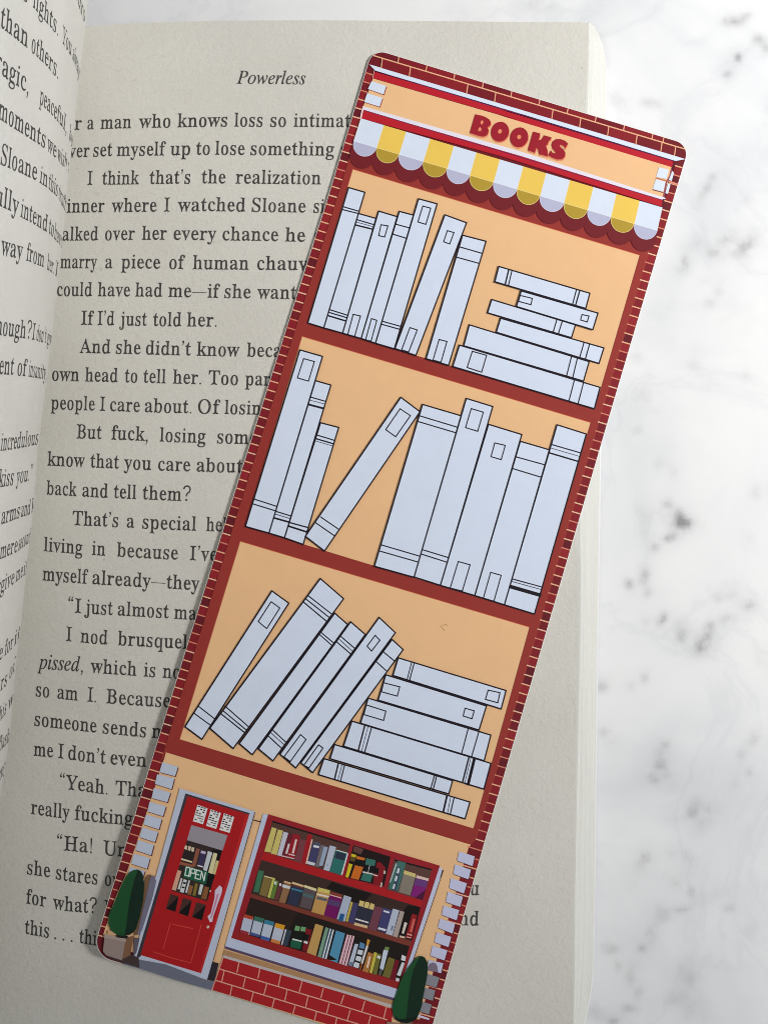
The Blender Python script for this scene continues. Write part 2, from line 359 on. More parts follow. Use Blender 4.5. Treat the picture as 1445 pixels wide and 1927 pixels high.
# ------------------------------------------------------------------ lettering
GLYPHS = """a:344:100,-5 125,-8 145,-4 202,26 215,22 228,8 245,0 285,-6 305,2 332,25 333,32 325,42 318,44 302,40 283,52 281,215 275,255 262,283 218,315 198,321 162,323 108,317 68,299 55,285 47,268 42,242 45,225 55,209 72,201 98,202 113,215 116,235 105,254 105,262 112,282 122,287 148,292 175,286 198,264 210,242 213,212 210,198 162,184 95,157 72,138 45,105 37,85 35,65 43,28 50,18 65,8|148,38 127,45 108,58 105,75 116,102 142,136 157,148 192,162 208,162 212,152 211,75 168,43
b:361:39,-13 46,-16 56,-14 83,7 100,25 143,-3 190,-15 223,-11 256,1 286,27 297,44 311,70 324,117 327,177 323,217 310,258 280,296 236,319 213,323 176,314 140,290 126,294 124,394 142,434 142,454 136,459 113,459 90,448 56,460 13,460 4,454 6,437 31,427 52,404 56,394 56,90 37,27|173,20 163,23 151,34 124,84 124,234 126,241 140,247 163,270 173,273 200,274 216,267 236,252 250,227 259,170 257,127 248,87 240,63 228,44 203,22
c:293:149,-8 191,-9 224,1 256,22 279,45 287,58 283,68 271,76 248,57 228,47 174,44 158,50 137,65 122,82 113,98 101,152 106,212 113,238 124,258 146,285 164,292 178,291 188,287 199,268 208,228 222,215 241,211 254,213 264,219 271,231 272,242 265,268 251,293 224,315 184,324 168,324 128,316 101,305 78,286 60,262 44,228 32,168 32,138 37,108 49,72 67,42 94,15 124,-1
d:370:124,-12 148,-15 168,-11 214,13 219,-8 228,-14 254,-4 278,11 301,4 348,5 357,12 354,30 331,40 308,62 305,72 305,392 307,402 324,435 323,455 318,461 294,460 271,450 234,461 184,461 174,459 171,448 174,438 204,429 236,398 235,295 221,291 194,310 168,320 144,324 124,318 101,307 80,292 66,275 47,235 36,188 34,158 35,122 45,72 60,38 75,18 101,-1|158,35 138,44 119,65 108,98 102,155 111,215 125,252 154,273 184,275 204,266 217,252 237,238 237,85 235,78 218,68 194,41 174,33
e:301:153,-8 201,-5 231,8 269,42 284,62 287,72 279,85 268,87 246,65 221,50 174,47 158,50 141,61 125,75 117,88 105,132 104,152 108,156 124,162 221,162 241,168 261,162 278,162 284,165 287,172 286,192 271,218 260,258 238,295 201,316 158,324 131,321 104,312 88,302 71,284 46,238 36,198 34,162 40,98 53,62 68,38 101,10 131,-4|124,198 111,203 107,212 110,228 124,262 148,289 164,292 178,288 188,278 201,250 208,218 206,208 194,198
f:214:13,-2 20,-5 66,-5 100,7 136,-5 193,-5 202,2 200,19 163,27 134,62 134,255 136,265 150,271 206,275 209,282 209,308 200,315 156,315 140,319 134,325 134,338 136,378 143,405 154,425 170,437 186,438 193,432 196,418 191,388 195,375 203,366 213,361 226,361 240,366 250,375 255,388 256,418 239,448 220,462 196,468 143,467 123,461 100,445 86,428 73,402 68,378 64,322 46,315 16,314 11,308 13,275 60,268 65,262 66,252 65,58 41,28 13,18 10,8
g:327:104,-142 122,-145 176,-145 236,-134 286,-109 300,-95 309,-79 314,-62 314,-35 307,-9 289,18 266,29 236,37 122,40 106,46 101,55 108,81 122,95 132,98 189,98 209,103 229,113 255,135 269,158 277,181 277,221 269,255 276,261 312,262 320,265 322,298 316,307 259,308 236,303 216,314 192,320 156,324 122,320 99,314 82,303 61,285 42,255 34,211 41,171 57,141 88,111 59,91 39,58 35,38 38,21 44,8 60,-9 61,-19 30,-42 17,-65 16,-82 28,-109 46,-125 76,-137|149,-112 102,-102 89,-94 75,-79 81,-55 109,-26 176,-24 219,-26 242,-30 252,-38 260,-52 260,-62 255,-82 246,-93 232,-101 206,-108|146,131 134,138 114,165 105,188 102,215 107,241 122,270 142,289 166,291 178,285 201,258 210,221 212,201 203,168 186,142 166,130
h:381:16,-2 26,-5 70,-4 100,7 133,-5 176,-5 184,-2 187,8 184,18 160,27 134,58 134,222 136,229 153,238 175,258 196,265 223,264 240,255 246,238 249,195 248,58 223,27 199,18 196,8 199,-2 206,-5 250,-5 283,7 316,-5 360,-5 369,2 367,18 343,27 318,58 315,245 307,272 296,291 273,307 243,323 190,310 150,278 136,282 134,395 152,435 152,455 146,461 123,460 100,450 66,461 23,461 14,455 16,438 40,428 64,402 66,388 66,62 62,52 41,28 16,18 13,8
i:198:16,-2 26,-5 70,-4 100,7 133,-5 176,-5 185,2 184,18 160,27 134,62 134,245 136,255 152,288 152,308 146,314 123,313 100,303 66,315 26,315 18,308 19,292 43,282 65,252 66,68 63,53 43,30 16,18 13,8/91,378 103,376 116,379 126,386 134,398 136,415 132,432 125,442 113,449 100,450 83,444 73,437 66,425 64,412 69,398 76,388
j:210:10,-142 53,-145 88,-135 121,-109 138,-75 145,-39 145,248 162,288 162,308 156,314 136,314 109,304 79,314 26,314 17,308 19,291 49,283 69,262 76,251 77,-35 73,-65 65,-85 51,-105 36,-112 23,-111 15,-102 13,-92 19,-75 21,-62 17,-49 9,-40 -1,-35 -14,-35 -31,-40 -41,-49 -49,-79 -40,-109 -23,-129/90,381 106,378 119,380 132,388 139,398 142,415 140,428 133,440 123,447 109,451 93,449 80,441 73,431 70,418 72,401 79,389/102,461 109,459 113,461 113,468 103,468
k:359:15,-2 26,-5 69,-4 99,7 132,-5 182,-2 186,8 183,18 159,27 133,62 134,122 139,128 169,140 182,134 242,48 240,38 231,25 209,18 206,8 209,-2 256,-5 286,7 329,-5 372,-5 381,2 379,19 359,27 309,68 236,175 230,202 234,215 289,267 316,283 346,291 349,302 346,312 326,315 212,315 202,312 199,302 202,292 236,283 239,275 235,265 185,212 175,192 149,178 135,182 133,392 135,402 152,435 151,455 146,461 122,460 99,450 66,461 26,461 17,455 19,438 41,428 61,405 65,395 65,68 62,53 42,30 15,18 13,8
l:199:16,-2 26,-5 70,-4 100,7 133,-5 176,-5 185,2 184,18 160,27 137,55 134,65 134,392 136,402 152,435 152,455 146,461 123,460 100,450 66,461 26,461 18,455 19,438 41,428 62,405 66,395 66,68 63,53 43,30 16,18 13,8
m:554:16,-2 26,-5 70,-4 100,7 130,-4 170,-5 180,-2 184,8 180,18 158,28 137,52 133,62 133,218 135,225 150,234 173,259 186,265 210,265 233,258 239,252 243,238 244,62 241,52 220,27 196,18 194,2 200,-4 206,-5 250,-4 276,6 310,-5 356,-2 360,8 357,18 335,28 313,58 313,218 315,225 353,259 366,265 390,265 400,264 413,255 420,242 423,195 422,62 419,52 398,28 376,18 374,2 383,-5 423,-5 456,7 486,-4 526,-5 536,-2 540,8 537,18 515,28 491,58 489,242 483,268 475,285 466,295 443,309 403,319 363,308 316,271 306,272 290,294 266,309 226,319 210,318 183,307 153,282 150,284 149,308 143,314 123,314 100,304 66,315 16,312 13,302 16,292 40,283 64,252 64,65 62,52 41,28 16,18 13,8
n:381:16,-2 26,-5 70,-4 100,7 133,-5 176,-5 184,-2 187,8 184,18 160,27 134,58 134,222 136,229 153,238 180,261 190,265 213,265 236,258 242,252 246,238 249,195 249,62 245,52 223,27 199,18 197,2 206,-5 250,-5 283,7 313,-4 356,-5 367,-2 370,8 367,18 343,27 318,58 315,245 306,275 293,294 243,323 193,312 156,289 152,308 143,315 123,313 100,303 66,315 23,315 16,312 13,302 16,292 43,280 64,255 66,238 65,58 40,27 16,18 13,8
o:336:140,-12 157,-15 187,-14 217,-7 244,5 274,38 288,68 299,105 301,145 299,202 288,238 278,262 247,299 217,315 197,321 167,324 140,321 110,312 90,299 60,265 45,228 35,192 35,118 45,75 59,45 87,11 107,-2|157,18 140,27 119,62 111,85 101,155 111,225 121,252 144,287 170,294 192,285 217,248 228,212 233,145 228,92 211,48 187,21 170,16
p:371:15,-141 26,-144 69,-143 99,-131 136,-144 189,-144 199,-141 202,-131 199,-120 166,-112 134,-77 135,19 147,23 182,-4 209,-13 229,-13 256,-6 286,12 302,29 312,46 326,83 335,133 336,166 331,213 321,249 310,269 292,293 269,309 242,320 209,321 179,309 152,289 148,309 139,316 119,314 99,305 66,316 26,316 19,313 16,303 19,293 42,281 61,259 65,243 65,-71 61,-87 41,-111 15,-121 13,-131|192,33 175,39 152,63 134,76 133,219 136,227 150,236 179,267 189,272 206,273 232,264 249,246 262,206 267,156 262,106 248,63 226,41 206,33
q:364:171,-141 182,-144 238,-144 272,-132 305,-144 348,-144 357,-137 356,-121 330,-111 308,-85 306,-77 306,219 324,283 325,316 318,325 304,323 265,285 219,313 192,322 148,322 118,314 94,299 78,285 61,259 43,216 36,176 37,103 47,66 71,23 105,-1 128,-11 152,-13 182,-6 205,6 222,20 232,21 237,16 237,-81 208,-112 172,-120 169,-131|165,36 142,45 125,57 119,66 105,116 102,143 105,179 113,223 130,259 158,286 188,289 200,286 212,274 237,223 238,69 234,59 218,56 198,39
r:287:16,-2 26,-5 70,-4 100,7 136,-5 190,-5 200,-2 203,8 200,19 163,27 134,62 134,202 137,208 150,217 170,244 183,254 210,254 230,237 240,232 253,232 266,237 277,248 280,265 276,285 266,298 253,306 233,310 213,312 193,308 172,295 143,262 140,265 148,282 150,298 149,308 143,314 123,314 100,304 66,315 26,315 19,312 17,302 19,292 40,283 63,255 66,222 66,65 62,52 41,28 16,18 13,8
s:288:34,-12 51,-14 64,2 74,5 137,-14 167,-14 204,-4 234,19 244,38 252,78 249,108 237,137 225,155 207,168 144,199 119,215 107,229 104,245 109,268 121,283 137,291 157,291 181,283 201,267 226,222 234,219 244,221 247,245 247,315 244,322 231,324 221,314 211,311 144,324 111,321 81,308 59,288 49,265 43,238 46,212 55,188 64,175 81,159 176,105 188,88 193,68 187,45 167,24 141,19 121,22 102,32 78,55 65,82 57,106 51,111 37,111 32,105 31,98 31,-2
t:228:117,-4 148,-7 179,2 195,14 212,35 227,66 222,72 205,78 186,52 175,46 165,45 142,51 132,66 129,96 130,262 135,268 148,272 205,273 211,279 212,286 211,309 205,315 148,316 138,322 148,382 147,422 138,429 128,428 122,422 68,333 45,325 31,316 19,302 15,289 16,279 22,273 55,272 60,269 64,49 69,29 76,19
u:375:226,-12 233,-14 256,-6 280,10 323,5 360,9 365,15 363,32 335,42 316,58 310,68 310,248 328,285 327,312 303,314 276,303 243,315 193,315 186,312 183,302 186,292 213,283 234,262 242,248 243,85 240,75 226,69 203,47 190,42 173,41 146,47 133,57 129,68 127,248 145,285 144,312 120,314 93,303 60,315 10,312 7,302 9,292 33,282 58,252 61,65 67,38 76,22 86,10 110,-3 140,-11 176,-5 220,20
v:306:139,-12 156,-15 165,-8 176,22 182,72 205,95 276,268 287,282 308,295 308,308 302,314 212,315 202,312 199,302 202,292 232,282 236,268 185,135 176,128 170,132 166,142 122,258 123,265 136,282 166,292 169,302 166,312 156,315 112,315 79,304 42,315 2,315 -7,308 -5,292 16,282 54,242 117,85 127,18
w:435:122,-12 138,-13 148,-2 157,22 166,78 186,98 221,181 231,189 235,188 240,182 265,108 275,22 282,-5 291,-14 308,-12 324,31 332,88 351,106 361,122 424,274 433,285 450,295 448,312 428,315 364,315 354,312 351,302 354,292 378,283 381,265 338,157 328,150 322,152 318,158 291,238 287,258 303,282 325,292 327,302 325,312 318,315 278,314 248,304 218,314 178,315 168,312 165,302 167,292 188,283 219,245 201,222 168,141 158,134 149,142 105,258 107,265 121,282 141,292 144,302 141,312 134,315 94,315 64,304 31,314 -12,312 -15,302 -13,292 2,282 39,242 98,88 109,15 116,-5
x:319:2,-2 16,-5 109,-5 119,-2 122,5 119,15 96,24 90,32 90,38 98,55 131,98 139,106 149,110 157,105 191,48 179,27 152,18 149,8 152,-2 162,-5 206,-4 232,7 276,-5 312,-5 319,-2 322,8 319,18 307,25 258,68 197,168 204,185 259,254 284,278 312,294 315,305 312,312 289,315 209,315 199,312 196,302 199,292 225,285 229,278 228,272 189,220 172,211 162,218 136,265 146,283 169,292 172,302 169,312 122,315 92,303 49,315 9,315 2,312 -1,302 2,292 19,283 69,242 123,155 114,132 61,62 30,32 2,18 -1,8
y:300:54,-142 75,-142 102,-132 126,-109 140,-85 175,0 185,65 208,91 276,271 285,283 304,295 304,308 298,314 212,314 201,311 199,301 201,291 228,284 231,278 232,261 185,131 178,124 174,125 169,131 120,258 135,282 165,291 168,301 165,312 155,314 112,314 78,304 42,314 2,314 -7,308 -5,291 12,283 25,268 46,251 54,238 119,78 128,18 135,-5 123,-49 106,-79 95,-90 82,-92 71,-89 60,-62 42,-49 20,-52 6,-65 2,-89 9,-112 32,-133
z:293:11,-2 18,-5 44,-4 78,6 111,-5 261,-5 272,-2 281,95 280,105 274,111 257,108 234,64 223,48 208,39 184,32 138,28 128,32 124,42 130,58 234,242 274,282 281,298 278,312 244,314 214,304 181,315 44,315 31,312 25,295 21,232 22,218 28,213 41,213 48,217 63,255 75,268 88,276 108,282 158,282 164,278 168,268 64,80 51,62 18,32 9,12
A:437:-11,-2 3,-5 120,-5 130,-2 133,8 130,19 93,27 83,37 79,45 81,65 104,122 110,128 120,129 246,128 271,125 297,58 290,47 267,28 226,19 223,5 230,-4 300,-4 340,12 393,-4 440,-5 449,2 446,19 420,31 376,68 370,78 251,362 239,438 229,465 223,471 206,471 201,465 189,432 183,375 160,355 153,345 33,48 13,27 -10,20 -13,8|133,165 123,168 124,175 170,292 180,311 193,314 249,185 249,175 233,165
B:443:13,-2 24,-5 84,-4 127,11 174,-5 260,-5 290,-1 330,17 360,39 374,54 384,72 395,102 397,132 394,162 383,185 367,203 308,248 358,292 372,315 375,332 376,358 372,385 351,415 330,432 295,452 270,458 170,461 127,446 84,461 24,461 13,458 11,448 13,438 27,433 44,431 57,423 88,395 92,375 92,68 82,55 54,31 14,19 11,8|217,28 194,36 172,55 166,65 166,212 169,218 187,225 227,225 260,215 297,185 310,168 320,142 321,118 315,95 294,62 260,36|190,258 169,265 166,272 166,392 174,405 197,426 210,429 240,427 267,411 291,385 302,362 300,332 288,305 254,270 224,259
H:523:13,-2 24,-5 84,-4 127,11 174,-4 234,-5 244,-2 247,8 244,19 207,28 178,52 167,65 166,205 170,210 190,215 327,215 350,211 358,205 358,68 347,52 320,30 280,19 277,8 280,-2 290,-5 350,-4 397,11 440,-4 497,-5 507,-2 510,8 507,19 470,31 442,55 433,68 432,378 436,395 467,423 480,430 508,435 510,445 508,458 497,461 440,461 397,446 354,461 290,461 280,459 278,445 282,435 324,426 344,409 358,392 358,265 354,260 334,255 197,255 174,259 166,265 166,388 179,408 200,425 242,435 247,445 244,458 234,461 170,461 127,445 84,461 24,461 14,459 11,445 16,435 40,430 57,423 82,402 92,388 92,78 88,62 55,32 13,18 11,8
I:261:11,-2 22,-5 82,-4 128,11 178,-5 242,-5 251,2 248,19 202,33 170,62 167,75 167,392 175,403 202,426 243,435 247,442 248,452 242,461 172,461 128,446 85,461 18,461 10,455 9,442 15,434 45,431 64,422 90,395 94,378 93,68 78,51 52,32 12,19 9,8
O:525:225,-12 279,-15 323,-8 363,7 383,20 423,58 444,91 465,141 475,194 476,251 470,294 454,344 436,379 403,419 369,445 329,463 289,470 243,470 199,462 161,448 129,424 99,394 74,351 60,314 51,271 49,218 51,181 68,118 91,74 129,31 153,13 186,-4|253,17 229,23 209,36 172,71 158,91 143,121 132,158 123,228 131,294 137,318 151,354 164,378 187,404 216,428 243,437 273,438 293,433 311,424 343,396 363,373 375,351 389,311 396,281 402,224 394,161 387,134 372,98 359,76 328,41 306,26 279,18
S:390:41,-12 61,-15 73,4 85,9 138,-8 178,-15 235,-11 271,-1 298,13 318,29 329,44 345,84 349,131 344,158 326,198 308,217 280,238 191,281 155,302 125,334 117,361 123,394 143,424 168,437 195,441 215,437 248,424 285,396 306,354 317,321 325,315 338,315 344,321 344,328 344,388 341,411 344,458 341,468 321,470 310,454 301,449 208,470 165,470 135,462 108,450 91,438 78,424 63,391 57,358 59,321 77,278 100,251 128,230 254,164 278,134 283,121 285,101 275,64 256,41 241,30 215,21 178,21 158,25 138,33 99,64 84,101 67,158 61,163 45,163 39,158 38,151 38,81 43,51 38,24
T:423:89,-2 99,-5 166,-4 209,11 252,-4 319,-5 330,-2 332,8 329,19 286,29 259,52 248,68 248,392 263,422 272,428 292,428 332,416 357,402 374,375 392,315 409,313 415,318 416,325 415,398 412,422 416,448 412,459 402,461 376,458 346,461 246,461 212,447 176,461 76,461 46,458 19,461 9,458 6,448 10,422 6,395 6,325 7,318 12,313 26,313 32,317 42,358 62,398 89,416 129,428 149,428 158,422 174,392 173,68 159,51 132,30 89,19 86,8
U:492:212,-14 226,-17 273,-17 326,-6 363,12 383,28 402,56 418,99 426,142 427,389 431,409 441,422 450,428 477,436 480,446 476,456 466,459 336,459 330,458 324,452 326,435 370,425 381,416 386,402 386,129 374,82 348,49 320,33 273,27 230,34 210,44 187,62 171,89 165,126 165,389 171,399 199,426 243,435 246,446 244,456 233,459 170,459 126,443 83,458 23,459 13,456 10,446 13,435 50,427 80,401 91,386 92,129 103,69 113,48 135,22 170,0
Y:426:98,-2 108,-5 168,-5 215,11 258,-4 318,-5 329,-2 331,8 328,19 292,29 252,65 250,175 268,196 399,408 418,426 442,435 445,448 442,459 432,461 305,461 291,458 288,448 291,435 322,431 335,426 343,418 344,405 328,365 276,278 249,235 235,229 227,235 143,398 149,408 169,428 208,435 211,445 208,459 198,461 138,461 98,444 42,461 -5,461 -16,458 -18,445 -15,435 12,426 71,378 176,178 175,65 162,49 138,30 98,19 95,8
N:494:400,-12 420,-15 426,-6 424,41 408,111 426,151 427,398 431,414 439,424 480,438 483,448 480,458 470,461 340,461 333,460 328,454 330,437 370,426 381,414 386,398 387,181 384,171 376,166 345,201 187,394 152,431 123,444 76,459 26,461 16,458 13,448 16,436 33,429 79,391 70,358 70,54 64,38 56,30 46,25 23,23 16,19 13,8 16,-2 26,-6 160,-6 166,-5 172,1 172,14 168,21 126,30 118,38 113,54 113,334 115,344 123,351 335,98 376,15
P:418:13,-2 24,-5 84,-4 127,11 174,-4 234,-5 244,-2 247,8 244,19 207,28 178,52 167,65 166,192 187,201 274,202 297,208 350,242 369,262 379,282 386,305 385,362 370,398 334,432 300,451 274,458 170,461 127,446 84,461 24,461 13,458 11,448 14,437 20,433 47,428 70,412 90,392 92,375 92,68 80,53 54,31 14,19 11,8|190,235 169,242 166,248 166,392 174,405 197,424 240,424 267,411 290,392 300,378 311,348 309,305 291,272 256,245 224,235
F:404:12,-2 22,-5 82,-4 129,11 176,-5 249,-5 260,-2 262,8 259,19 206,30 182,47 166,65 164,205 167,212 189,218 209,218 246,209 268,172 282,115 292,112 302,115 306,125 306,202 300,235 305,265 305,345 296,351 282,348 268,298 249,265 206,252 182,253 167,258 164,265 165,392 187,418 199,425 269,425 306,418 341,402 358,372 373,322 379,316 392,316 398,322 399,328 399,398 395,422 399,448 396,459 386,461 359,457 326,461 169,461 126,446 82,461 22,461 12,458 9,448 12,437 19,433 46,428 69,412 89,392 91,375 90,68 79,53 52,31 12,19 9,8
ip:340:-97,-151 62,-153 76,-150 79,-144 77,-137 42,-130 32,-124 28,-117 32,-84 51,-7 56,-4 76,-9 126,-9 166,3 212,33 261,86 293,143 303,169 311,209 311,239 306,263 294,286 279,302 262,313 232,321 202,317 162,302 129,276 127,283 134,309 132,315 126,318 36,304 16,296 14,289 17,283 46,278 56,269 56,256 46,216 -35,-97 -43,-114 -53,-124 -94,-135 -99,-144|86,16 76,20 69,28 69,59 100,179 118,223 143,256 162,270 196,282 222,278 234,266 242,249 243,206 235,163 214,109 178,56 148,29 119,16
io:351:81,-10 128,-11 154,-5 188,9 241,47 268,78 285,104 311,164 316,190 316,224 308,254 300,270 284,290 266,304 224,319 178,319 151,312 119,297 84,273 61,253 24,204 4,164 -7,120 -8,90 -3,67 10,37 24,19 44,4|101,16 88,21 74,31 65,47 60,67 60,107 64,130 85,194 118,246 151,279 171,289 191,294 221,290 234,282 244,268 252,227 245,174 223,114 200,74 168,37 134,20
iw:446:48,-10 58,-11 68,-3 183,180 198,200 202,198 206,184 226,-3 232,-11 245,-9 362,137 398,192 419,237 427,270 422,294 412,310 402,317 388,319 374,314 364,304 360,290 361,277 384,240 379,217 347,164 282,87 278,90 274,110 257,290 251,320 242,322 232,314 105,113 101,124 101,217 97,267 87,314 82,320 75,321 -2,304 -6,297 -5,288 22,277 30,267 35,250 43,137 43,4
ie:287:69,-8 104,-10 151,2 191,25 231,65 231,75 221,82 154,36 134,31 98,32 79,42 65,62 60,85 60,112 67,138 138,153 168,164 204,183 234,206 255,238 261,265 255,292 234,311 208,320 184,320 134,307 91,281 68,262 42,232 24,204 7,168 -7,118 -8,85 -4,62 5,38 21,15 44,-1|78,164 74,165 72,172 82,198 96,225 128,268 146,282 167,292 184,293 194,290 198,282 198,248 191,232 174,208 152,192 128,179
ir:224:-13,-2 26,-4 42,-1 85,128 101,165 137,222 166,256 186,241 202,238 219,243 234,258 240,275 240,288 235,302 226,313 206,319 179,307 152,282 109,226 109,237 127,302 124,318 112,320 26,303 12,297 10,288 13,282 46,274 52,258 46,222 -16,5
il:173:19,-9 43,-9 73,5 120,48 134,68 133,78 123,85 80,43 64,41 59,51 69,98 174,474 174,484 170,489 156,490 66,476 60,474 55,468 55,461 60,456 86,451 93,447 97,441 97,424 -5,38 -5,21 -1,8 7,-2
is:248:51,-10 96,-11 136,5 162,27 174,47 181,70 181,104 175,124 155,160 102,234 95,254 99,277 107,287 123,294 140,294 156,288 170,278 180,264 193,215 206,212 212,220 224,310 220,318 210,318 200,308 193,306 146,319 103,319 73,306 45,277 37,250 40,214 57,177 115,97 120,80 120,50 110,31 96,20 73,15 50,19 36,27 24,40 13,67 7,104 3,108 -7,108 -13,100 -26,0 -24,-5 -17,-8 -7,-6 3,1 13,1
ii:177:21,-10 45,-10 65,-4 88,10 125,47 141,70 139,80 128,85 82,39 68,37 61,50 75,107 133,300 133,314 128,318 32,305 19,300 15,294 18,286 50,277 56,264 -3,37 -3,20 2,8 10,-3/118,390 135,393 148,400 156,410 160,424 158,437 152,451 140,460 125,465 112,464 98,456 91,447 86,430 87,417 92,407 102,398
id:355:45,-10 73,-11 113,3 133,17 180,67 183,64 180,20 186,4 206,-10 230,-10 246,-4 263,7 316,64 316,77 305,84 273,47 250,35 240,40 239,57 347,470 348,480 345,487 326,488 266,473 240,472 233,467 231,460 234,454 264,447 270,441 271,434 267,404 246,322 240,308 216,317 203,319 170,318 143,310 116,296 80,267 36,212 5,150 -8,107 -13,67 -5,34 5,14 23,-2|80,33 67,40 58,54 56,97 70,157 94,210 120,250 150,279 183,294 213,292 222,284 226,274 227,237 208,170 190,134 162,87 126,47 106,35
iP:403:-34,-2 151,-4 165,-1 167,8 164,15 125,22 115,29 111,38 112,68 150,212 161,219 251,219 291,227 345,249 371,268 398,305 410,342 407,392 399,415 384,435 348,455 301,467 91,467 81,464 78,455 80,448 111,442 125,432 129,418 124,392 32,52 15,26 -32,14 -37,5|171,248 165,252 165,268 201,402 211,428 221,437 235,439 271,439 301,428 321,406 329,375 325,328 310,295 287,272 258,256 225,248
?:358:138,154 186,154 192,157 190,187 199,217 222,244 272,279 290,297 307,324 318,367 319,392 315,414 306,441 292,462 272,482 249,496 196,511 162,512 139,507 102,494 79,478 62,462 49,442 29,391 29,384 35,381 86,383 91,391 94,414 111,441 142,460 166,465 192,465 222,456 246,439 259,420 264,404 265,377 258,344 236,313 181,274 156,247 139,201 132,161/157,4 172,4 186,9 196,19 201,31 201,47 197,61 186,73 172,79 156,79 144,74 132,61 127,47 127,34 132,20 142,10"""
G = {}
for ln in GLYPHS.strip().split('\n'):
    if ln.startswith('?'): k, a, s = '?', ln.split(':')[1], ln.split(':')[2]
    else: k, a, s = ln.split(':')
    groups = [[[tuple(int(c) for c in p.split(',')) for p in l.split(' ')] for l in g.split('|')] for g in s.split('/')]
    G[k] = (int(a), groups)
def circ(cx, cy, r, n=14, ry=None): return [(cx + r * math.cos(2 * math.pi * i / n), cy + (ry or r) * math.sin(2 * math.pi * i / n)) for i in range(n)]
comma = [(60, 38), (78, 50), (98, 44), (106, 22), (100, -20), (80, -58), (50, -84), (44, -76), (66, -48), (76, -14), (66, -6), (50, 8), (48, 24)]
def shift(L, dx, dy): return [(x + dx, y + dy) for x, y in L]
rq = [(x * 1.0, y) for x, y in comma]
lq = [(150 - x, 330 + 110 - y) for x, y in comma]
comma = [(60 + (x - 60) * 1.3, 44 + (y - 20) * 1.25) for x, y in comma]
lq = [(150 - x, 330 + 110 - y) for x, y in comma]
G['.'] = (150, [[circ(75, 22, 30)]])
G[','] = (150, [[shift(comma, -6, -30)]])
G['’'] = (150, [[shift(comma, 0, 400)]])
G['”'] = (250, [[shift(comma, 0, 400)], [shift(comma, 105, 400)]])
G['“'] = (250, [[shift(lq, -10, -10)], [shift(lq, 95, -10)]])
G['—'] = (560, [[[(10, 150), (550, 150), (550, 172), (10, 172)]]])
G['!'] = (190, [[circ(92, 22, 30)], [[(84, 95), (100, 95), (122, 440), (110, 462), (92, 468), (74, 462), (62, 440)]]])
TRI = {}
def glyph_tris(key):
    if key not in TRI:
        vs, ts = [], []
        for g in G[key][1]:
            poly = [[Vector((x, y, 0)) for x, y in l] for l in g]
            b0 = len(vs); vs += [(p.x, p.y) for l in poly for p in l]
            ts += [tuple(b0 + i for i in t) for t in tessellate_polygon(poly)]
        TRI[key] = (vs, ts)
    return TRI[key]
XH = 310.0
def set_word(V, F, text, x0, x1, base, xh, surf, lean, ital=False):
    keys = [('i' + c if ital and 'i' + c in G else c) for c in text]
    pen, items = 0, []
    for k in keys:
        vs, ts = glyph_tris(k); items.append((pen, vs, ts)); pen += G[k][0] + (8 if len(k) == 1 else 4)
    lo = min(p + v[0] for p, vs, _ in items for v in vs); hi = max(p + v[0] for p, vs, _ in items for v in vs)
    if ital: hi -= 20
    sx = (x1 - x0) / (hi - lo)
    for p, vs, ts in items:
        b0 = len(V)
        for gx, gy in vs:
            X = x0 + (p + gx - lo) * sx
            Y = interp(base, X); h = gy / XH * xh(X, Y)
            V.append(surf(X + lean * h, Y - h))
        F += [tuple(b0 + i for i in t) for t in ts]
def text_line(words, base, parent, surf, xh, lean, ital=False, label=None):
    V, F = [], []
    for w in words.split(';'):
        t, a, b_ = w.split('@')[0], *map(float, w.split('@')[1].split(','))
        it = ital or t.startswith('~'); t = t.lstrip('~')
        if t == '...':
            for k in range(3): set_word(V, F, '.', a + (b_ - a) * k / 2 - 2, a + (b_ - a) * k / 2 + 2, base, xh, surf, lean)
        else: set_word(V, F, t, a, b_, base, xh, surf, lean, it)
    o = mesh('text_line', V, F, M_TEXT, parent)
    return o
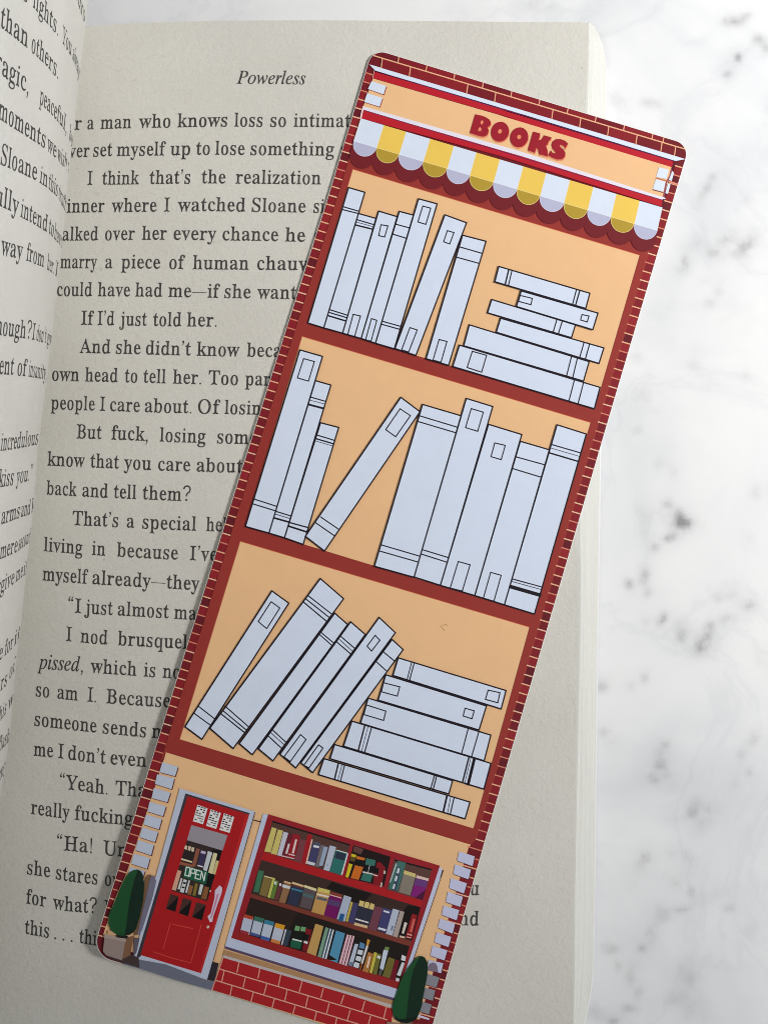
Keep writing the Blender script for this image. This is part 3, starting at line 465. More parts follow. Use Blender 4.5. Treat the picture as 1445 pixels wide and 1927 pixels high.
R_LINES = [
 ("~Powerless@445.5,574", [(445, 157.3), (575, 158.6)]),
 ("or@124,154.3;a@165,177;man@189.5,247.5;who@261.5,321;knows@334,427.5;loss@441,494;so@508.5,538;intimate@552.5,674", [(120, 245.5), (146, 244.2), (250, 241), (420, 238), (660, 239.5)]),
 ("ever@118,168.8;set@176,211.6;myself@220,312;up@320.5,358;to@369,395;lose@405,460.5;something@471.5,628.7;so@640.5,668", [(135, 296.5), (200, 294), (400, 291), (640, 293)]),
 ("I@165,174.5;think@192.7,262.4;that’s@281.7,358;the@379.4,424.6;realization@443.5,604", [(165, 348), (400, 345), (604, 347)]),
 ("dinner@110,197;where@210,295;I@309,319.6;watched@334.5,462;Sloane@474,575;sit@590,622", [(110, 400.5), (160, 399.6), (400, 397.3), (575, 400)]),
 ("talked@107,185;over@198.3,254;her@267.4,314;every@327,407;chance@419,523.5;he@536.5,574;got@591,625", [(110, 453), (300, 451), (480, 453), (570, 455)]),
 ("marry@114,182.7;a@198.7,212;piece@228.5,301.6;of@319,348;human@363,468.4;chauvi@484,589", [(110, 504.8), (250, 505), (400, 507), (570, 508.5)]),
 ("could@108,173.7;have@184.4,245;had@254.8,305.6;me—if@317,413.6;she@422.5,471.7;want@484,558", [(108, 557), (270, 558), (400, 560.3), (550, 563)]),
 ("If@152.8,177;I’d@183.7,215.3;just@225.2,276.7;told@288.3,341.5;her.@352,408", [(150, 611), (250, 612.8), (310, 613.8), (400, 614.6)]),
 ("And@150.5,208.3;she@218.6,264.8;didn’t@275,359.4;know@370.4,451;beca@464.4,530", [(150, 664), (240, 666), (310, 668), (400, 670), (500, 671.7)]),
 ("own@98.7,149.5;head@160.5,222;to@235,258.5;tell@270,312.3;her.@325.6,378.7;Too@392.7,447.8;part@461.6,520", [(100, 716), (120, 716.8), (250, 719.8), (350, 722.4), (420, 724), (500, 725.7)]),
 ("people@96.3,178.7;I@188.4,198.3;care@207.6,263.4;about.@273,360.5;Of@372.7,414.6;losing@422.6,508", [(96, 770), (190, 773), (320, 777), (470, 780)]),
 ("But@144.5,191.7;fuck,@210,278.4;losing@300.6,387;some@408.6,484", [(144, 825), (235, 828), (330, 832), (430, 834.7)]),
 ("know@89.7,160;that@170.4,224.2;you@233.5,285;care@298,358;about@370.4,456.5", [(89, 876), (200, 881), (310, 885.9), (410, 888.5)]),
 ("back@88,145;and@155.5,203.6;tell@214.3,256.8;them?@268.4,358.8", [(88, 930.5), (180, 935.9), (235, 938.3), (310, 941.5)]),
 ("That’s@136.9,222.6;a@239,253;special@268.4,369.4;hell@388,436", [(137, 988), (245, 993), (320, 997.3), (400, 999.7)]),
 ("living@83,155.5;in@173.4,198.7;because@220.3,334.9;I’ve@357,408.6", [(83, 1037), (150, 1042.8), (280, 1051), (370, 1054.5)]),
 ("myself@80.4,166;already—they@174.4,375.4;do@387,415", [(80, 1092), (150, 1097.7), (230, 1102.6), (340, 1109)]),
 ("“I@128.6,153.5;just@159.5,212.6;almost@222,318;mar@328,384", [(128, 1152), (190, 1156.5), (270, 1160.8), (350, 1165.8)]),
 ("I@124.6,135.5;nod@151.8,203;brusquely@222,369", [(124, 1206), (180, 1211.6), (300, 1218.5), (350, 1221)]),
 ("~pissed,@70.8,155.5;which@170.4,257.5;is@270.8,292.3;not@306.3,352", [(70, 1258), (140, 1262.8), (200, 1268), (330, 1277)]),
 ("so@68,93;am@108.6,146.8;I.@165,181;Because@200.3,320.6", [(68, 1310), (130, 1317), (230, 1325.9), (310, 1331)]),
 ("someone@65.4,182;sends@193.7,274.7;my@285.7,330", [(65, 1365.5), (176, 1378.2), (269, 1387.2), (300, 1389)]),
 ("me@64,100.3;I@109.6,120.3;don’t@129,199.3;even@208.3,275.7;know@288,340", [(64, 1422), (115, 1427), (190, 1437), (270, 1443)]),
 ("“Yeah.@113,202.7;That@217.6,288", [(113, 1484), (135, 1486.2), (195, 1494.5), (270, 1500)]),
 ("really@58.8,131.2;fucking@141.2,249.8", [(58, 1531.5), (100, 1537.7), (200, 1549.3), (245, 1553)]),
 ("“Ha!@107.3,173.4;Un@194.3,240", [(107, 1599), (170, 1605), (215, 1610.8), (240, 1613)]),
 ("she@51.5,94.7;stares@105.6,183.7;out@197.7,238", [(50, 1644.5), (90, 1650.6), (130, 1659), (210, 1667.3)]),
 ("for@49.8,87.4;what?@99.7,182;I@196,206", [(50, 1700), (80, 1705.5), (120, 1713.8), (205, 1722)]),
 ("this@47.2,92.4;...@104.6,135.5;thing@149.5,212", [(47, 1757), (90, 1764.6), (130, 1771.3), (185, 1780), (215, 1783)]),
 ("you@850,901.6", [(850, 1684), (901, 1684.7)]),
 ("and@846,900.7", [(846, 1740.5), (901, 1741.9)]),
]
def xh_r(X, Y): return 18.2 * (1 + .00004 * (Y - 960))
for w, base in R_LINES:
    if w.startswith('~Powerless'): text_line(w, base, page, lambda x, y: on_page(x, y, .00004), lambda X, Y: 16.2, .03)
    else: text_line(w, base, page, lambda x, y: on_page(x, y, .00004), xh_r, .035)
L_LINES = [
 ("ours@143,159.5", [(143, -6), (148, 8), (153, 24), (160, 44)]),
 ("s@44,52;lights.@62.5,109.5;You@117,134.5;always@137,151.5", [(45, 0), (66, 16), (86.4, 40), (108, 65.6), (119, 82), (133, 103), (138, 113), (146, 135), (151, 160)]),
 ("than@1,52.5;others.@59.5,109.5", [(0, 49.5), (21.6, 65.6), (52.3, 90.5), (64, 101), (87, 122), (109, 148)]),
 ("tragic,@-17,54;peaceful,@75,125.5;but@130.5,139", [(-20, 120), (0, 136), (11.6, 147.8), (35.7, 162.8), (54, 177), (83, 201), (99.7, 217.6), (116, 236), (124, 248), (131, 262), (138, 283)]),
 ("moments@-3,85;we@89,106;wish@108.5,126;we@127.5,133.5", [(-3, 222), (22, 238), (50, 256), (85, 279), (105, 297), (126, 320), (133, 336)]),
 ("Sloane@1.7,69.5;in@75,89.5;this@91.5,108.6;truth@110.6,125", [(2, 309), (13, 314), (40, 326), (66, 338), (88, 352), (108, 369), (124, 398)]),
 ("fully@-18,35;intend@39,89;to@92,101;have@102.5,117.5", [(-18, 380), (0, 388), (17, 395), (43, 410), (65, 422), (88, 436), (101, 446), (117, 467)]),
 ("way@1.7,42.5;from@50,83;her.@89,101.5;I@104,109", [(0, 478), (10, 481), (55, 491.5), (83, 503), (97, 512), (110, 523)]),
 ("though?@-14,59;I@60.5,66;don’t@69,87;give@89,99", [(-14, 630), (0, 630.5), (43, 636), (66, 640), (87, 646), (99, 652)]),
 ("ent@-1,26;of@33,50.5;insanity,@54,88", [(0, 704), (26, 705.5), (50, 708), (87, 714)]),
 ("incredulous@1.7,71.4", [(0, 849), (35, 844), (71, 836)]),
 ("kiss@-2,25;you.”@31,61", [(0, 917), (23, 913), (50, 906), (60, 902)]),
 ("arms@3,37;and@40,57;k@59,66", [(0, 988), (7, 986), (35, 975), (56, 968), (66, 961)]),
 ("mere@0,33;second@35,58", [(0, 1053), (32, 1039), (57, 1020)]),
 ("forgive@-18,27;me@30,43;if@44.5,52", [(-18, 1130), (0, 1117), (26, 1099), (43, 1085), (53, 1077)]),
 ("be@-12,5;for@9,24.6;it@27,38", [(-12, 1250), (0, 1243), (10, 1234), (24, 1220), (39, 1200)]),
 ("years@-20,13;of@18,29", [(-20, 1315), (0, 1302), (12, 1290), (27, 1264)]),
 ("this@-5,11.7;w@15,25", [(-5, 1362), (0, 1358), (10, 1345), (24, 1325)]),
 ("flash@-2,18", [(0, 1414), (17, 1396)]),
 ("my@-2,13", [(0, 1470), (13, 1446)]),
]
def xh_l(X, Y): return 18.0 * left_m(max(0, xs_(Y) - X)) * .985
for w, base in L_LINES:
    text_line(w, base, left, lambda x, y: on_left(min(x, xs_(y) - .4), y, .0004), xh_l, .09)

# ------------------------------------------------------------------ the bookmark
mark = thing('bookmark', 'tall card bookmark printed with a BOOKS shop front, lying aslant on the right page', 'bookmark')
CR = {'A': (620, 80, 4.014), 'B': (940, 130, 4.014), 'C': (560, 330, 4.014), 'D': (840, 430, 3.6125), 'E': (440, 630, 3.6125), 'F': (690, 730, 3.284),
      'G': (320, 1070, 3.6125), 'H': (580, 1150, 3.6125), 'I': (180, 1400, 4.817), 'J': (180, 1627, 4.817), 'K': (420, 1500, 5.558), 'L': (640, 1550, 5.161),
      'M': (380, 1707, 5.558), 'N': (620, 1687, 4.817), 'O': (870, 200, 6.881), 'R': (1150, 240, 8.757), 'X': (0, 0, 1)}
def Q(spec):
    """'C 385,92 508,128 G 855,1355' -> points of the drawing"""
    out, c = [], CR['X']
    for tok in spec.split():
        if tok in CR: c = CR[tok]
        else:
            x, y = tok.split(','); out.append((c[0] + float(x) / c[2], c[1] + float(y) / c[2]))
    return out
def ink(rgb, E=1.0):
    return tuple(min(.92, lin(c) / E) for c in rgb)
class Print:
    def __init__(s, name, layer, step=.12):
        s.name, s.l, s.step, s.V, s.F, s.C = name, layer, step, [], [], []
    def poly(s, pts, c, holes=()):
        s.l += s.step; off = s.l * 4e-6
        loops = [pts] + list(holes)
        tri = tessellate_polygon([[Vector((x, -y, 0)) for x, y in l] for l in loops])
        b0 = len(s.V); s.V += [on_card(x, y, off) for l in loops for x, y in l]
        flat = [p for l in loops for p in l]
        for t in tri:
            a, b_, d = (flat[i] for i in t)
            ar = (b_[0] - a[0]) * (d[1] - a[1]) - (b_[1] - a[1]) * (d[0] - a[0])
            t = t if ar < 0 else t[::-1]
            s.F.append(tuple(b0 + i for i in t)); s.C.append(c)
        return s
    def line(s, a, b_, w, c):
        dx, dy = b_[0] - a[0], b_[1] - a[1]; l = math.hypot(dx, dy) or 1e-6; dx /= l; dy /= l; h = w / 2
        a = (a[0] - dx * h * .8, a[1] - dy * h * .8); b_ = (b_[0] + dx * h * .8, b_[1] + dy * h * .8)
        return s.poly([(a[0] - dy * h, a[1] + dx * h), (b_[0] - dy * h, b_[1] + dx * h), (b_[0] + dy * h, b_[1] - dx * h), (a[0] + dy * h, a[1] - dx * h)], c)
    def path(s, pts, w, c, closed=False):
        P = pts + ([pts[0]] if closed else [])
        for a, b_ in zip(P, P[1:]): s.line(a, b_, w, c)
        return s
    def build(s, label=None, kind=None):
        me = bpy.data.meshes.new(s.name); me.from_pydata([tuple(v) for v in s.V], [], s.F)
        me.materials.append(M_INK)
        at = me.attributes.new('ink', 'FLOAT_COLOR', 'FACE')
        at.data.foreach_set('color', [k for c in s.C for k in (c[0], c[1], c[2], 1)])
        me.update(); o = link(s.name, me, mark)
        if label: o['label'] = label
        if kind: o['kind'] = kind
        return o

LE = [(90.7, 700.8), (137, 687), (361, 620), (640, 531.5), (929, 440.5), (1400, 294.8), (1760, 184), (1796.9, 172.6)]   # y, x
RE = [(272.3, 1297.9), (299, 1290), (788, 1145.5), (1180, 1031), (1561.6, 919), (1821, 845.5), (1982.5, 799.7)]
def lx(y): return interp(LE, y)
def rx(y): return interp(RE, y)
def outline(g=0.0):
    """the card's edge, pulled in by g drawing units, corners rounded"""
    TL, TR, BR, BL = (700.8, 90.7), (1297.9, 272.3), (799.7, 1982.5), (172.6, 1796.9)
    r = 27.0; P = []
    def corner(c, a, b_, r=27.0):
        ax, ay = a[0] - c[0], a[1] - c[1]; la = math.hypot(ax, ay); ax /= la; ay /= la
        bx, by = b_[0] - c[0], b_[1] - c[1]; lb = math.hypot(bx, by); bx /= lb; by /= lb
        cx, cy = c[0] + (ax + bx) * r, c[1] + (ay + by) * r
        for k in range(9):
            t = k / 8 * math.pi / 2
            P.append((cx - bx * (r - g) * math.cos(t) - ax * (r - g) * math.sin(t), cy - by * (r - g) * math.cos(t) - ay * (r - g) * math.sin(t)))
    def side(tab, y0, y1, sgn, n=26):
        for k in range(1, n): 
            y = lerp(y0, y1, k / n); P.append((interp(tab, y) + sgn * g, y))
    # start at top-left, go round: top, right, bottom, left
    corner(TL, TR, BL); P[:] = P[::-1] if False else P
    c0 = list(P); P.clear()
    corner(TL, BL, TR); tl = list(P); P.clear()
    corner(TR, TL, BR); tr = list(P); P.clear()
    corner(BR, TR, BL); br = list(P); P.clear()
    corner(BL, BR, TL, 38.0); bl = list(P); P.clear()
    side(RE, 305, 1950, -1); sr = list(P); P.clear()
    side(LE, 1752, 122, +1); sl = list(P); P.clear()
    return tl, tr, sr, br, bl, sl
def ring(g):
    tl, tr, sr, br, bl, sl = outline(g)
    def fix(seq, prev):
        return seq if math.dist(seq[0], prev) < math.dist(seq[-1], prev) else seq[::-1]
    P = list(tl if math.dist(tl[-1], tr[0]) < math.dist(tl[0], tr[0]) else tl[::-1])
    for q in (tr, sr, br, bl, sl): P += fix(q, P[-1])
    return P
def build_card():
    o = ring(0.0); i = ring(1.3); n = len(o)
    V = [on_card(x, y, -.00001) for x, y in i] + [on_card(x, y, -.00006) for x, y in o] + [on_card(x, y, -.00036) for x, y in o] + [on_card(x, y, -.0004) for x, y in i]
    F = [tuple(range(n - 1, -1, -1)), tuple(range(3 * n, 4 * n))]
    for a in range(3): F += [(a * n + k, a * n + (k + 1) % n, (a + 1) * n + (k + 1) % n, (a + 1) * n + k) for k in range(n)]
    mesh('card', V, F, M_CARD, mark)
build_card()

BLK = ink((24, 14, 28)); PINKM = ink((238, 178, 140)); 
RB = [ink((140, 28, 38)), ink((118, 24, 34)), ink((148, 34, 42)), ink((130, 26, 36)), ink((102, 22, 34)), ink((138, 30, 38)), ink((134, 28, 38))]
FRAME = ink((154, 52, 46)); PEACH = ink((240, 193, 144)); WHT = ink((219, 229, 247)); MAR = ink((116, 30, 38))
# brick edging all round the card
p = Print('brick_border_print', 0); p.poly(ring(1.2), ink((112, 24, 34)))
step = lambda y: 16.45 + (y - 250) / 1500 * 1.0
def wid(y, side):
    return 15.5 if y < (1412 if side < 0 else 1590) else (23 if side < 0 else 26)
for side in (-1, 1):
    y = 137.0 if side < 0 else 315.5; ye = 1770 if side < 0 else 1945
    sl = .3; prev = None
    while y < ye:
        w = wid(y, side)
        if side < 0: a = (lx(y) + 2.2, y); b_ = (a[0] + w - 2, y + (w - 2) * sl)
        else: b_ = (rx(y) - 2.2, y); a = (b_[0] - w + 2, y - (w - 2) * sl)
        if prev:
            p.poly([prev[0], prev[1], b_, a], random.choice(RB))
        prev = (a, b_)
        y += step(y)
    y = 137.0 if side < 0 else 315.5
    while y < ye:
        w = wid(y, side)
        if side < 0: a = (lx(y) + 1.6, y); b_ = (a[0] + w - 1, y + (w - 1) * sl)
        else: b_ = (rx(y) - 2.6, y); a = (b_[0] - w + 1, y - (w - 1) * sl)
        p.line(a, b_, 2.3, random.choice([PINKM, ink((236, 190, 158)), ink((215, 130, 105))]))
        y += step(y)
# bricks along the top
P1, P2 = Q('A 330,98 B 1400,605'); T1, T2 = (727, 98.7), (1263.9, 262)
def online(a, b_, x): return (x, a[1] + (b_[1] - a[1]) * (x - a[0]) / (b_[0] - a[0]))
W1, W2 = Q('A 300,165 B 1405,680')
v1 = [Q('A %d,100' % x)[0][0] for x in (523, 735, 945, 1160, 1375)] + [Q('B %d,100' % x)[0][0] for x in (90, 302, 515, 727, 940, 1155, 1238)][1:]
v2 = [Q('A %d,100' % x)[0][0] for x in (400, 612, 1045, 1255)] + [Q('B %d,100' % x)[0][0] for x in (402, 612, 823, 1037, 1225, 1328)]
for vs, (A0, A1), (B0, B1), sh in ((v1, ((727, 100.5), (1263.9, 263.8)), (P1, P2), 1.8), (v2, (P1, P2), (W1, W2), 2.5)):
    for x0_, x1_ in zip(vs, vs[1:]):
        p.poly([online(A0, A1, x0_), online(A0, A1, x1_), online(B0, B1, x1_ - sh), online(B0, B1, x0_ - sh)], random.choice([RB[0], RB[3], RB[5], RB[6], RB[1]]))
    for x in vs: p.line(online(A0, A1, x), online(B0, B1, x - sh), 1.8, PINKM)
p.line(P1, P2, 2.2, PINKM)
p.build()
# frame
p = Print('shelf_frame_print', 30)
fl = [(lx(y) + 16.5, y + 4.5) for y in range(262, 1440, 30)]
fr_ = [(rx(y) - 15.5, y - 4.5) for y in range(420, 1610, 30)]
p.poly(fl + Q('X 311,1421 897,1599') + fr_[::-1], FRAME)
LINEC = ink((110, 45, 38))
for pan in ('X 664,318.7 1203.2,480.4 1119,769 C 73,1115', 'E 465,12 F 1382,215 F 1035,1400 E 78,1303', 'E 45,1405 X 996,1180.5 891,1559 G 68,1160'):
    q = Q(pan); p.poly(q, PEACH); p.path([q[0], q[3]], 1.0, ink((200, 120, 85))); p.line(q[0], q[1], 1.1, ink((222, 120, 78))); p.line(q[1], q[2], 1.1, ink((130, 60, 48)))
p.poly(Q('X 312.9,1416.6 895.8,1593.6 L 1275,500 1075,1225 N 905,960 845,1156 X 790,1990 600,1925 340,1845 J 70,640 180,300 I 290,1150 560,330'), PEACH)
p.line((312.9, 1416.6), (895.8, 1593.6), 1.2, ink((250, 205, 150)))
p.path(Q('H 895,100 920,125 925,135 M 0,0')[:3], .9, ink((150, 110, 70))); p.path(Q('H 910,98 935,90 945,102'), .9, ink((160, 115, 75)))
p.build()
# sign board
p = Print('sign_board_print', 45)
p.poly(Q('A 328,272 B 0,348 1300,742 1235,985 A 1440,850 250,500'), PEACH)
p.poly(Q('A 345,222 1440,540 B 0,305 1310,697 1300,742 0,350 A 1440,590 328,270'), ink((188, 28, 44)))
p.poly(Q('A 300,165 1440,490 B 1400,680 1328,694 A 1440,537 345,212'), WHT)
p.line(*Q('A 345,214 B 1322,697'), 1.3, ink((90, 28, 88)))
p.poly(Q('A 262,510 1440,858 B 1230,988 1222,1040 0,655 A 240,574'), ink((188, 28, 44)))
p.poly(Q('A 250,480 1440,822 B 1255,975 1232,990 A 1440,856 248,508'), ink((232, 226, 240)))
p.line(*Q('A 262,511 B 1228,989'), 1.2, ink((90, 28, 88)))
p.path(Q('A 255,488 236,572'), 3.2, ink((246, 205, 205))); p.path(Q('A 338,215 326,268'), 1.4, ink((235, 160, 150)))
p.path(Q('R 1045,565 1000,680'), 4.5, ink((96, 22, 34))); p.path(Q('R 855,1190 840,1300'), 3.6, ink((96, 22, 34)))
p.path(Q('R 985,705 965,800 905,900 860,1130'), 3.4, ink((150, 78, 96))); 
p.build()
for q in ('A 318,292 428,328 408,392 290,350', 'A 285,383 400,418 378,485 262,448'):
    p = Print('quoin_print', 60); P_ = Q(q); p.poly([(x + 1.3, y + 1.6) for x, y in P_], ink((150, 60, 50))); p.poly(P_, WHT); p.build()
for q in ('R 785,655 945,695 905,845 735,815', 'R 1000,715 1030,745 990,882 945,862', 'R 730,850 890,895 850,1060 680,1015', 'R 935,915 970,940 930,1092 885,1082'):
    p = Print('quoin_print', 60); p.poly(Q(q), WHT); p.build()
p = Print('sign_trim_print', 62)
p.line(*Q('R 735,830 925,882'), 1.8, ink((196, 110, 90))); p.line(*Q('R 682,1024 850,1070'), 1.2, ink((130, 50, 50)))
p.line(*Q('R 955,890 1088,937'), 3.0, ink((240, 150, 125)))
p.build(None, 'stuff')
# BOOKS
p = Print('shop_name_print', 70)
def rot(cx, cy, a, b_, ang, n=30):
    ca, sa = math.cos(ang), math.sin(ang)
    return [(cx + a * math.cos(t) * ca - b_ * math.sin(t) * sa, cy + a * math.cos(t) * sa + b_ * math.sin(t) * ca) for t in [2 * math.pi * i / n for i in range(n)]]
def toO(L): return [(870 + x / 6.881, 200 + y / 6.881) for x, y in L]
Bo = Q('O 163,103 240,118 295,137 345,168 368,205 364,240 345,262 322,272 337,300 337,335 322,368 300,387 262,395 225,388 190,378 93,345')
Bh = [Q('O 258,178 271,205 255,236 232,228 236,195'), Q('O 226,265 246,293 236,325 203,318 207,288')]
Ko = Q('O 913,327 1005,350 998,395 985,440 1020,430 1055,375 1152,402 1140,430 1110,460 1105,490 1078,512 1098,558 1103,650 990,622 978,560 955,540 935,605 843,568')
So = Q('O 1365,480 1330,545 1300,510 1262,497 1258,520 1310,560 1330,600 1325,650 1290,688 1220,690 1160,665 1105,635 1142,570 1165,600 1195,612 1205,595 1165,550 1150,500 1165,455 1210,424 1270,425 1325,445')
LET = [(Bo, Bh), (toO(rot(485, 330, 116, 131, .3)), [toO(rot(485, 325, 25, 29, .3, 16))]), (toO(rot(733, 402, 116, 131, .3)), [toO(rot(733, 398, 25, 29, .3, 16))]), (Ko, []), (So, [])]
for P_, hs in LET: p.poly([(x + .9, y + 2.3) for x, y in P_], ink((232, 142, 104)))
for P_, hs in LET: p.poly(P_, ink((158, 28, 44)), hs)
p.build('dark red word BOOKS on the shop sign')
# awning
AO, AE = Q('A 238,573 B 1228,1046'); V0 = (-13.6, 42.5); V1 = (-9.8, 43.2)
def aw(u, s):
    vx, vy = lerp(V0[0], V1[0], u), lerp(V0[1], V1[1], u)
    return (lerp(AO[0], AE[0], u) + vx * s, lerp(AO[1], AE[1], u) + vy * s)
ub = [0] + [(x - 238) / (2512 - 238) for x in (410, 578, 760, 938, 1108, 1285, 1462, 1634, 1814, 1990, 2165, 2340)] + [1.0]
p = Print('awning_shadow_print', 60)
for a, b_ in zip(ub, ub[1:]):
    c, h = (a + b_) / 2, (b_ - a) / 2 * 1.06
    P_ = [(x - 5.2, y + 22) for x, y in [aw(c + h, .4)] + [aw(c + h * math.cos(t), 1 + .53 * math.sin(t)) for t in [math.pi * k / 14 for k in range(15)]] + [aw(c - h, .4)]]
    p.poly([(max(x, lx(y) + 16.5), y) for x, y in P_], MAR)
p.poly([aw(0, .9), aw(1.0, .9), aw(.995, 1.5), (lx(aw(0, 1.5)[1]) + 17, aw(0, 1.5)[1])], MAR)
p.build()
for k, (a, b_) in enumerate(zip(ub, ub[1:])):
    p = Print('awning_stripe_print', 72 + (k % 2) * 1.5)
    c, h = (a + b_) / 2, (b_ - a) / 2
    arc = lambda g: [aw(c + h * g * math.cos(t), 1 + .52 * g * math.sin(t)) for t in [math.pi * j / 18 for j in range(19)]]
    yel = k % 2
    p.poly([aw(b_ + .0008, .96)] + arc(1.0) + [aw(a - .0008, .96)], ink((226, 205, 130)) if yel else ink((212, 208, 230)))
    p.poly(arc(.955), ink((182, 152, 54)) if yel else ink((186, 187, 214)))
    p.poly([aw(a, 0), aw(b_, 0), aw(b_, 1), aw(a, 1)], ink((240, 202, 92)) if yel else WHT)
    p.line(aw(a, 1), aw(b_, 1), .9, ink((248, 225, 150)) if yel else ink((232, 236, 246)))
    p.line(aw(a, .03), aw(a, .97), .8, ink((246, 228, 205)))
    p.build('yellow awning stripe with a round valance' if yel else 'white awning stripe with a round valance')
# the outlined white books on the three shelves
def white_book(n, out, lines='', rects=(), E=1.0):
    p = Print('outlined_book_print', 72 + n * 3.0, .3)
    o = Q(out); p.poly(o, ink((217, 227, 246), E))
    for s in lines.split('|') if lines else []:
        w = 2.3
        if ':' in s: w, s = s.split(':'); w = float(w) * 1.55
        a, b_ = Q(s); p.line(a, b_, w, BLK)
    for r in rects: p.path(Q(r), 2.15, BLK, True)
    p.path(o, 2.6, BLK, True); p.build()
n = 0
for args in [
 ('C 385,92 508,128 198,1152 78,1115', 'C 345,237 466,272|C 338,258 458,288'),
 ('C 460,288 592,325 340,1192 198,1152', 'C 450,335 582,374|.8:C 443,352 578,390|1.9:C 438,375 572,408|C 245,1015 372,1055|C 240,1036 368,1074|1.9:C 232,1060 358,1098'),
 ('C 612,270 752,312 480,1232 340,1192', '', ['C 630,373 682,382 657,465 612,455', 'C 420,1050 475,1062 430,1220 378,1205']),
 ('C 768,272 874,300 588,1268 480,1232', 'C 745,370 842,396|C 722,445 820,475', ['C 558,1082 598,1095 555,1252 513,1243']),
 ('C 913,177 1053,215 730,1310 588,1268', 'C 640,1102 775,1140|C 635,1125 768,1162', ['C 945,232 1005,248 968,370 908,352']),
 ('C 1245,452 1422,498 1140,1435 970,1385', 'C 1222,540 1395,590|C 1200,618 1370,665', ['C 1068,1240 1127,1255 1082,1412 1022,1395']),
 ('C 1112,298 1275,358 893,1360 735,1308', '', ['C 1130,418 1180,432 1148,518 1102,502', 'C 848,1150 903,1168 838,1335 785,1318']),
 ('D 355,258 973,440 945,543 328,362', '1.9:D 422,282 398,380|D 443,290 420,388|D 882,415 855,518|1.7:D 904,425 875,524'),
 ('D 507,424 1028,575 993,688 475,530', '', ['D 500,455 582,475 573,518 488,495', 'D 920,585 967,595 955,635 910,622']),
 ('D 307,483 875,655 848,742 278,573', 'D 748,622 725,700|D 785,632 760,713'),
 ('D 367,610 1068,812 1035,917 338,705', 'D 932,780 905,873|D 970,790 943,885'),
 ('D 155,655 968,905 930,1037 117,797', 'D 848,872 815,1002|D 888,882 857,1013'),
 ('D 88,793 1042,1080 1003,1225 42,938', 'D 868,1030 832,1168|D 930,1048 893,1190', ['D 175,835 272,862 238,977 140,945']),
 ('E 450,103 603,147 240,1348 80,1303', 'E 143,1118 288,1165|E 132,1150 278,1195', ['E 475,162 548,182 508,315 433,293']),
 ('E 555,312 660,342 345,1380 240,1348', 'E 527,425 622,452|.8:E 520,445 617,470|2.4:E 513,475 607,500|E 285,1200 384,1230|.9:E 280,1218 378,1248|2.2:E 275,1245 370,1272'),
 ('E 590,598 713,630 472,1425 345,1380', 'E 560,680 685,718|1.7:E 555,705 680,742|.8:E 550,720 675,757|1.7:E 378,1276 503,1310|2.2:E 370,1300 495,1340'),
 ('F 345,102 582,172 292,1170 48,1102', 'F 325,172 560,243|F 315,207 550,277|F 90,970 328,1040|F 80,1008 313,1075'),
 ('E 1135,425 1265,523 617,1470 487,1370', 'E 590,1238 717,1325|E 557,1278 685,1367', ['E 1130,503 1200,550 1100,693 1032,645']),
 ('F 615,65 778,115 455,1220 292,1168', 'F 345,1000 502,1048|F 338,1027 495,1077', ['F 645,128 720,150 685,268 610,245']),
 ('F 752,225 957,288 667,1283 455,1220', '', ['F 790,340 855,355 830,443 767,425', 'F 565,1073 638,1093 590,1255 515,1237']),
 ('F 948,330 1127,382 850,1340 667,1283', 'F 918,425 1099,475|F 900,498 1077,552', ['F 765,1140 830,1158 785,1318 720,1299']),
 ('F 1175,228 1355,285 1035,1397 850,1340', 'F 1142,350 1322,402|.8:F 1138,372 1316,424|1.9:F 1130,402 1308,455|F 897,1180 1080,1230|.9:F 893,1195 1076,1246|4.6:F 887,1228 1068,1280'),
 ('G 693,152 808,235 218,1160 103,1075', 'G 197,938 300,1018|G 167,985 272,1062', ['G 688,225 747,268 658,408 600,360']),
 ('G 1022,68 1180,205 430,1223 272,1085', 'G 938,183 1100,310|G 922,205 1086,335|1.6:G 908,228 1066,360|G 375,935 538,1078|G 360,965 520,1098|1.6:G 345,985 508,1115'),
 ('G 1120,303 1207,380 560,1265 472,1190', 'G 1022,430 1108,502|G 1012,444 1098,520'),
 ('G 1228,362 1327,448 700,1307 602,1225', 'G 1160,460 1255,542|.9:G 1148,478 1243,565|1.5:G 1135,500 1230,582|G 690,1090 790,1182|.9:G 680,1110 777,1198|1.5:G 660,1130 757,1220'),
 ('H 570,193 645,262 G 970,1387 890,1320', 'H 508,275 583,337|H 458,340 530,405', ['G 1010,1198 1040,1220 945,1355 910,1337']),
 ('H 482,43 592,147 G 855,1355 748,1262', '', ['H 455,165 487,198 430,272 400,238', 'G 888,1128 925,1162 818,1312 775,1280']),
 ('H 612,318 1343,540 1310,665 575,437', '1.3:H 703,345 672,465|H 720,352 688,470', ['H 1222,537 1302,555 1287,623 1203,600']),
 ('H 527,433 1210,645 1160,808 475,605', '', ['H 512,487 622,515 605,578 497,548', 'H 1065,660 1127,678 1112,732 1052,713']),
 ('H 408,592 1240,843 1195,1017 355,762', 'H 1085,803 1042,967|H 1158,822 1110,987', ['H 395,638 528,680 512,743 378,703']),
 ('H 297,748 1240,1035 1193,1210 240,918', '1.9:H 385,775 340,948|.8:H 407,783 362,955|H 430,793 382,965|1.9:H 1092,990 1048,1162|.8:H 1105,995 1063,1168|3.6:H 1128,1005 1086,1177'),
 ('H 180,907 980,1153 955,1243 148,1003', 'H 857,1118 832,1207|H 872,1122 848,1215'),
 ('H 107,1003 1098,1298 1065,1412 70,1112', '1.9:H 205,1035 180,1140|.8:H 230,1045 203,1145|H 247,1048 220,1155|2.3:H 943,1253 918,1360|.8:H 968,1262 947,1372|H 990,1270 965,1378'),
]:
    white_book(n % 9, *args); n += 1

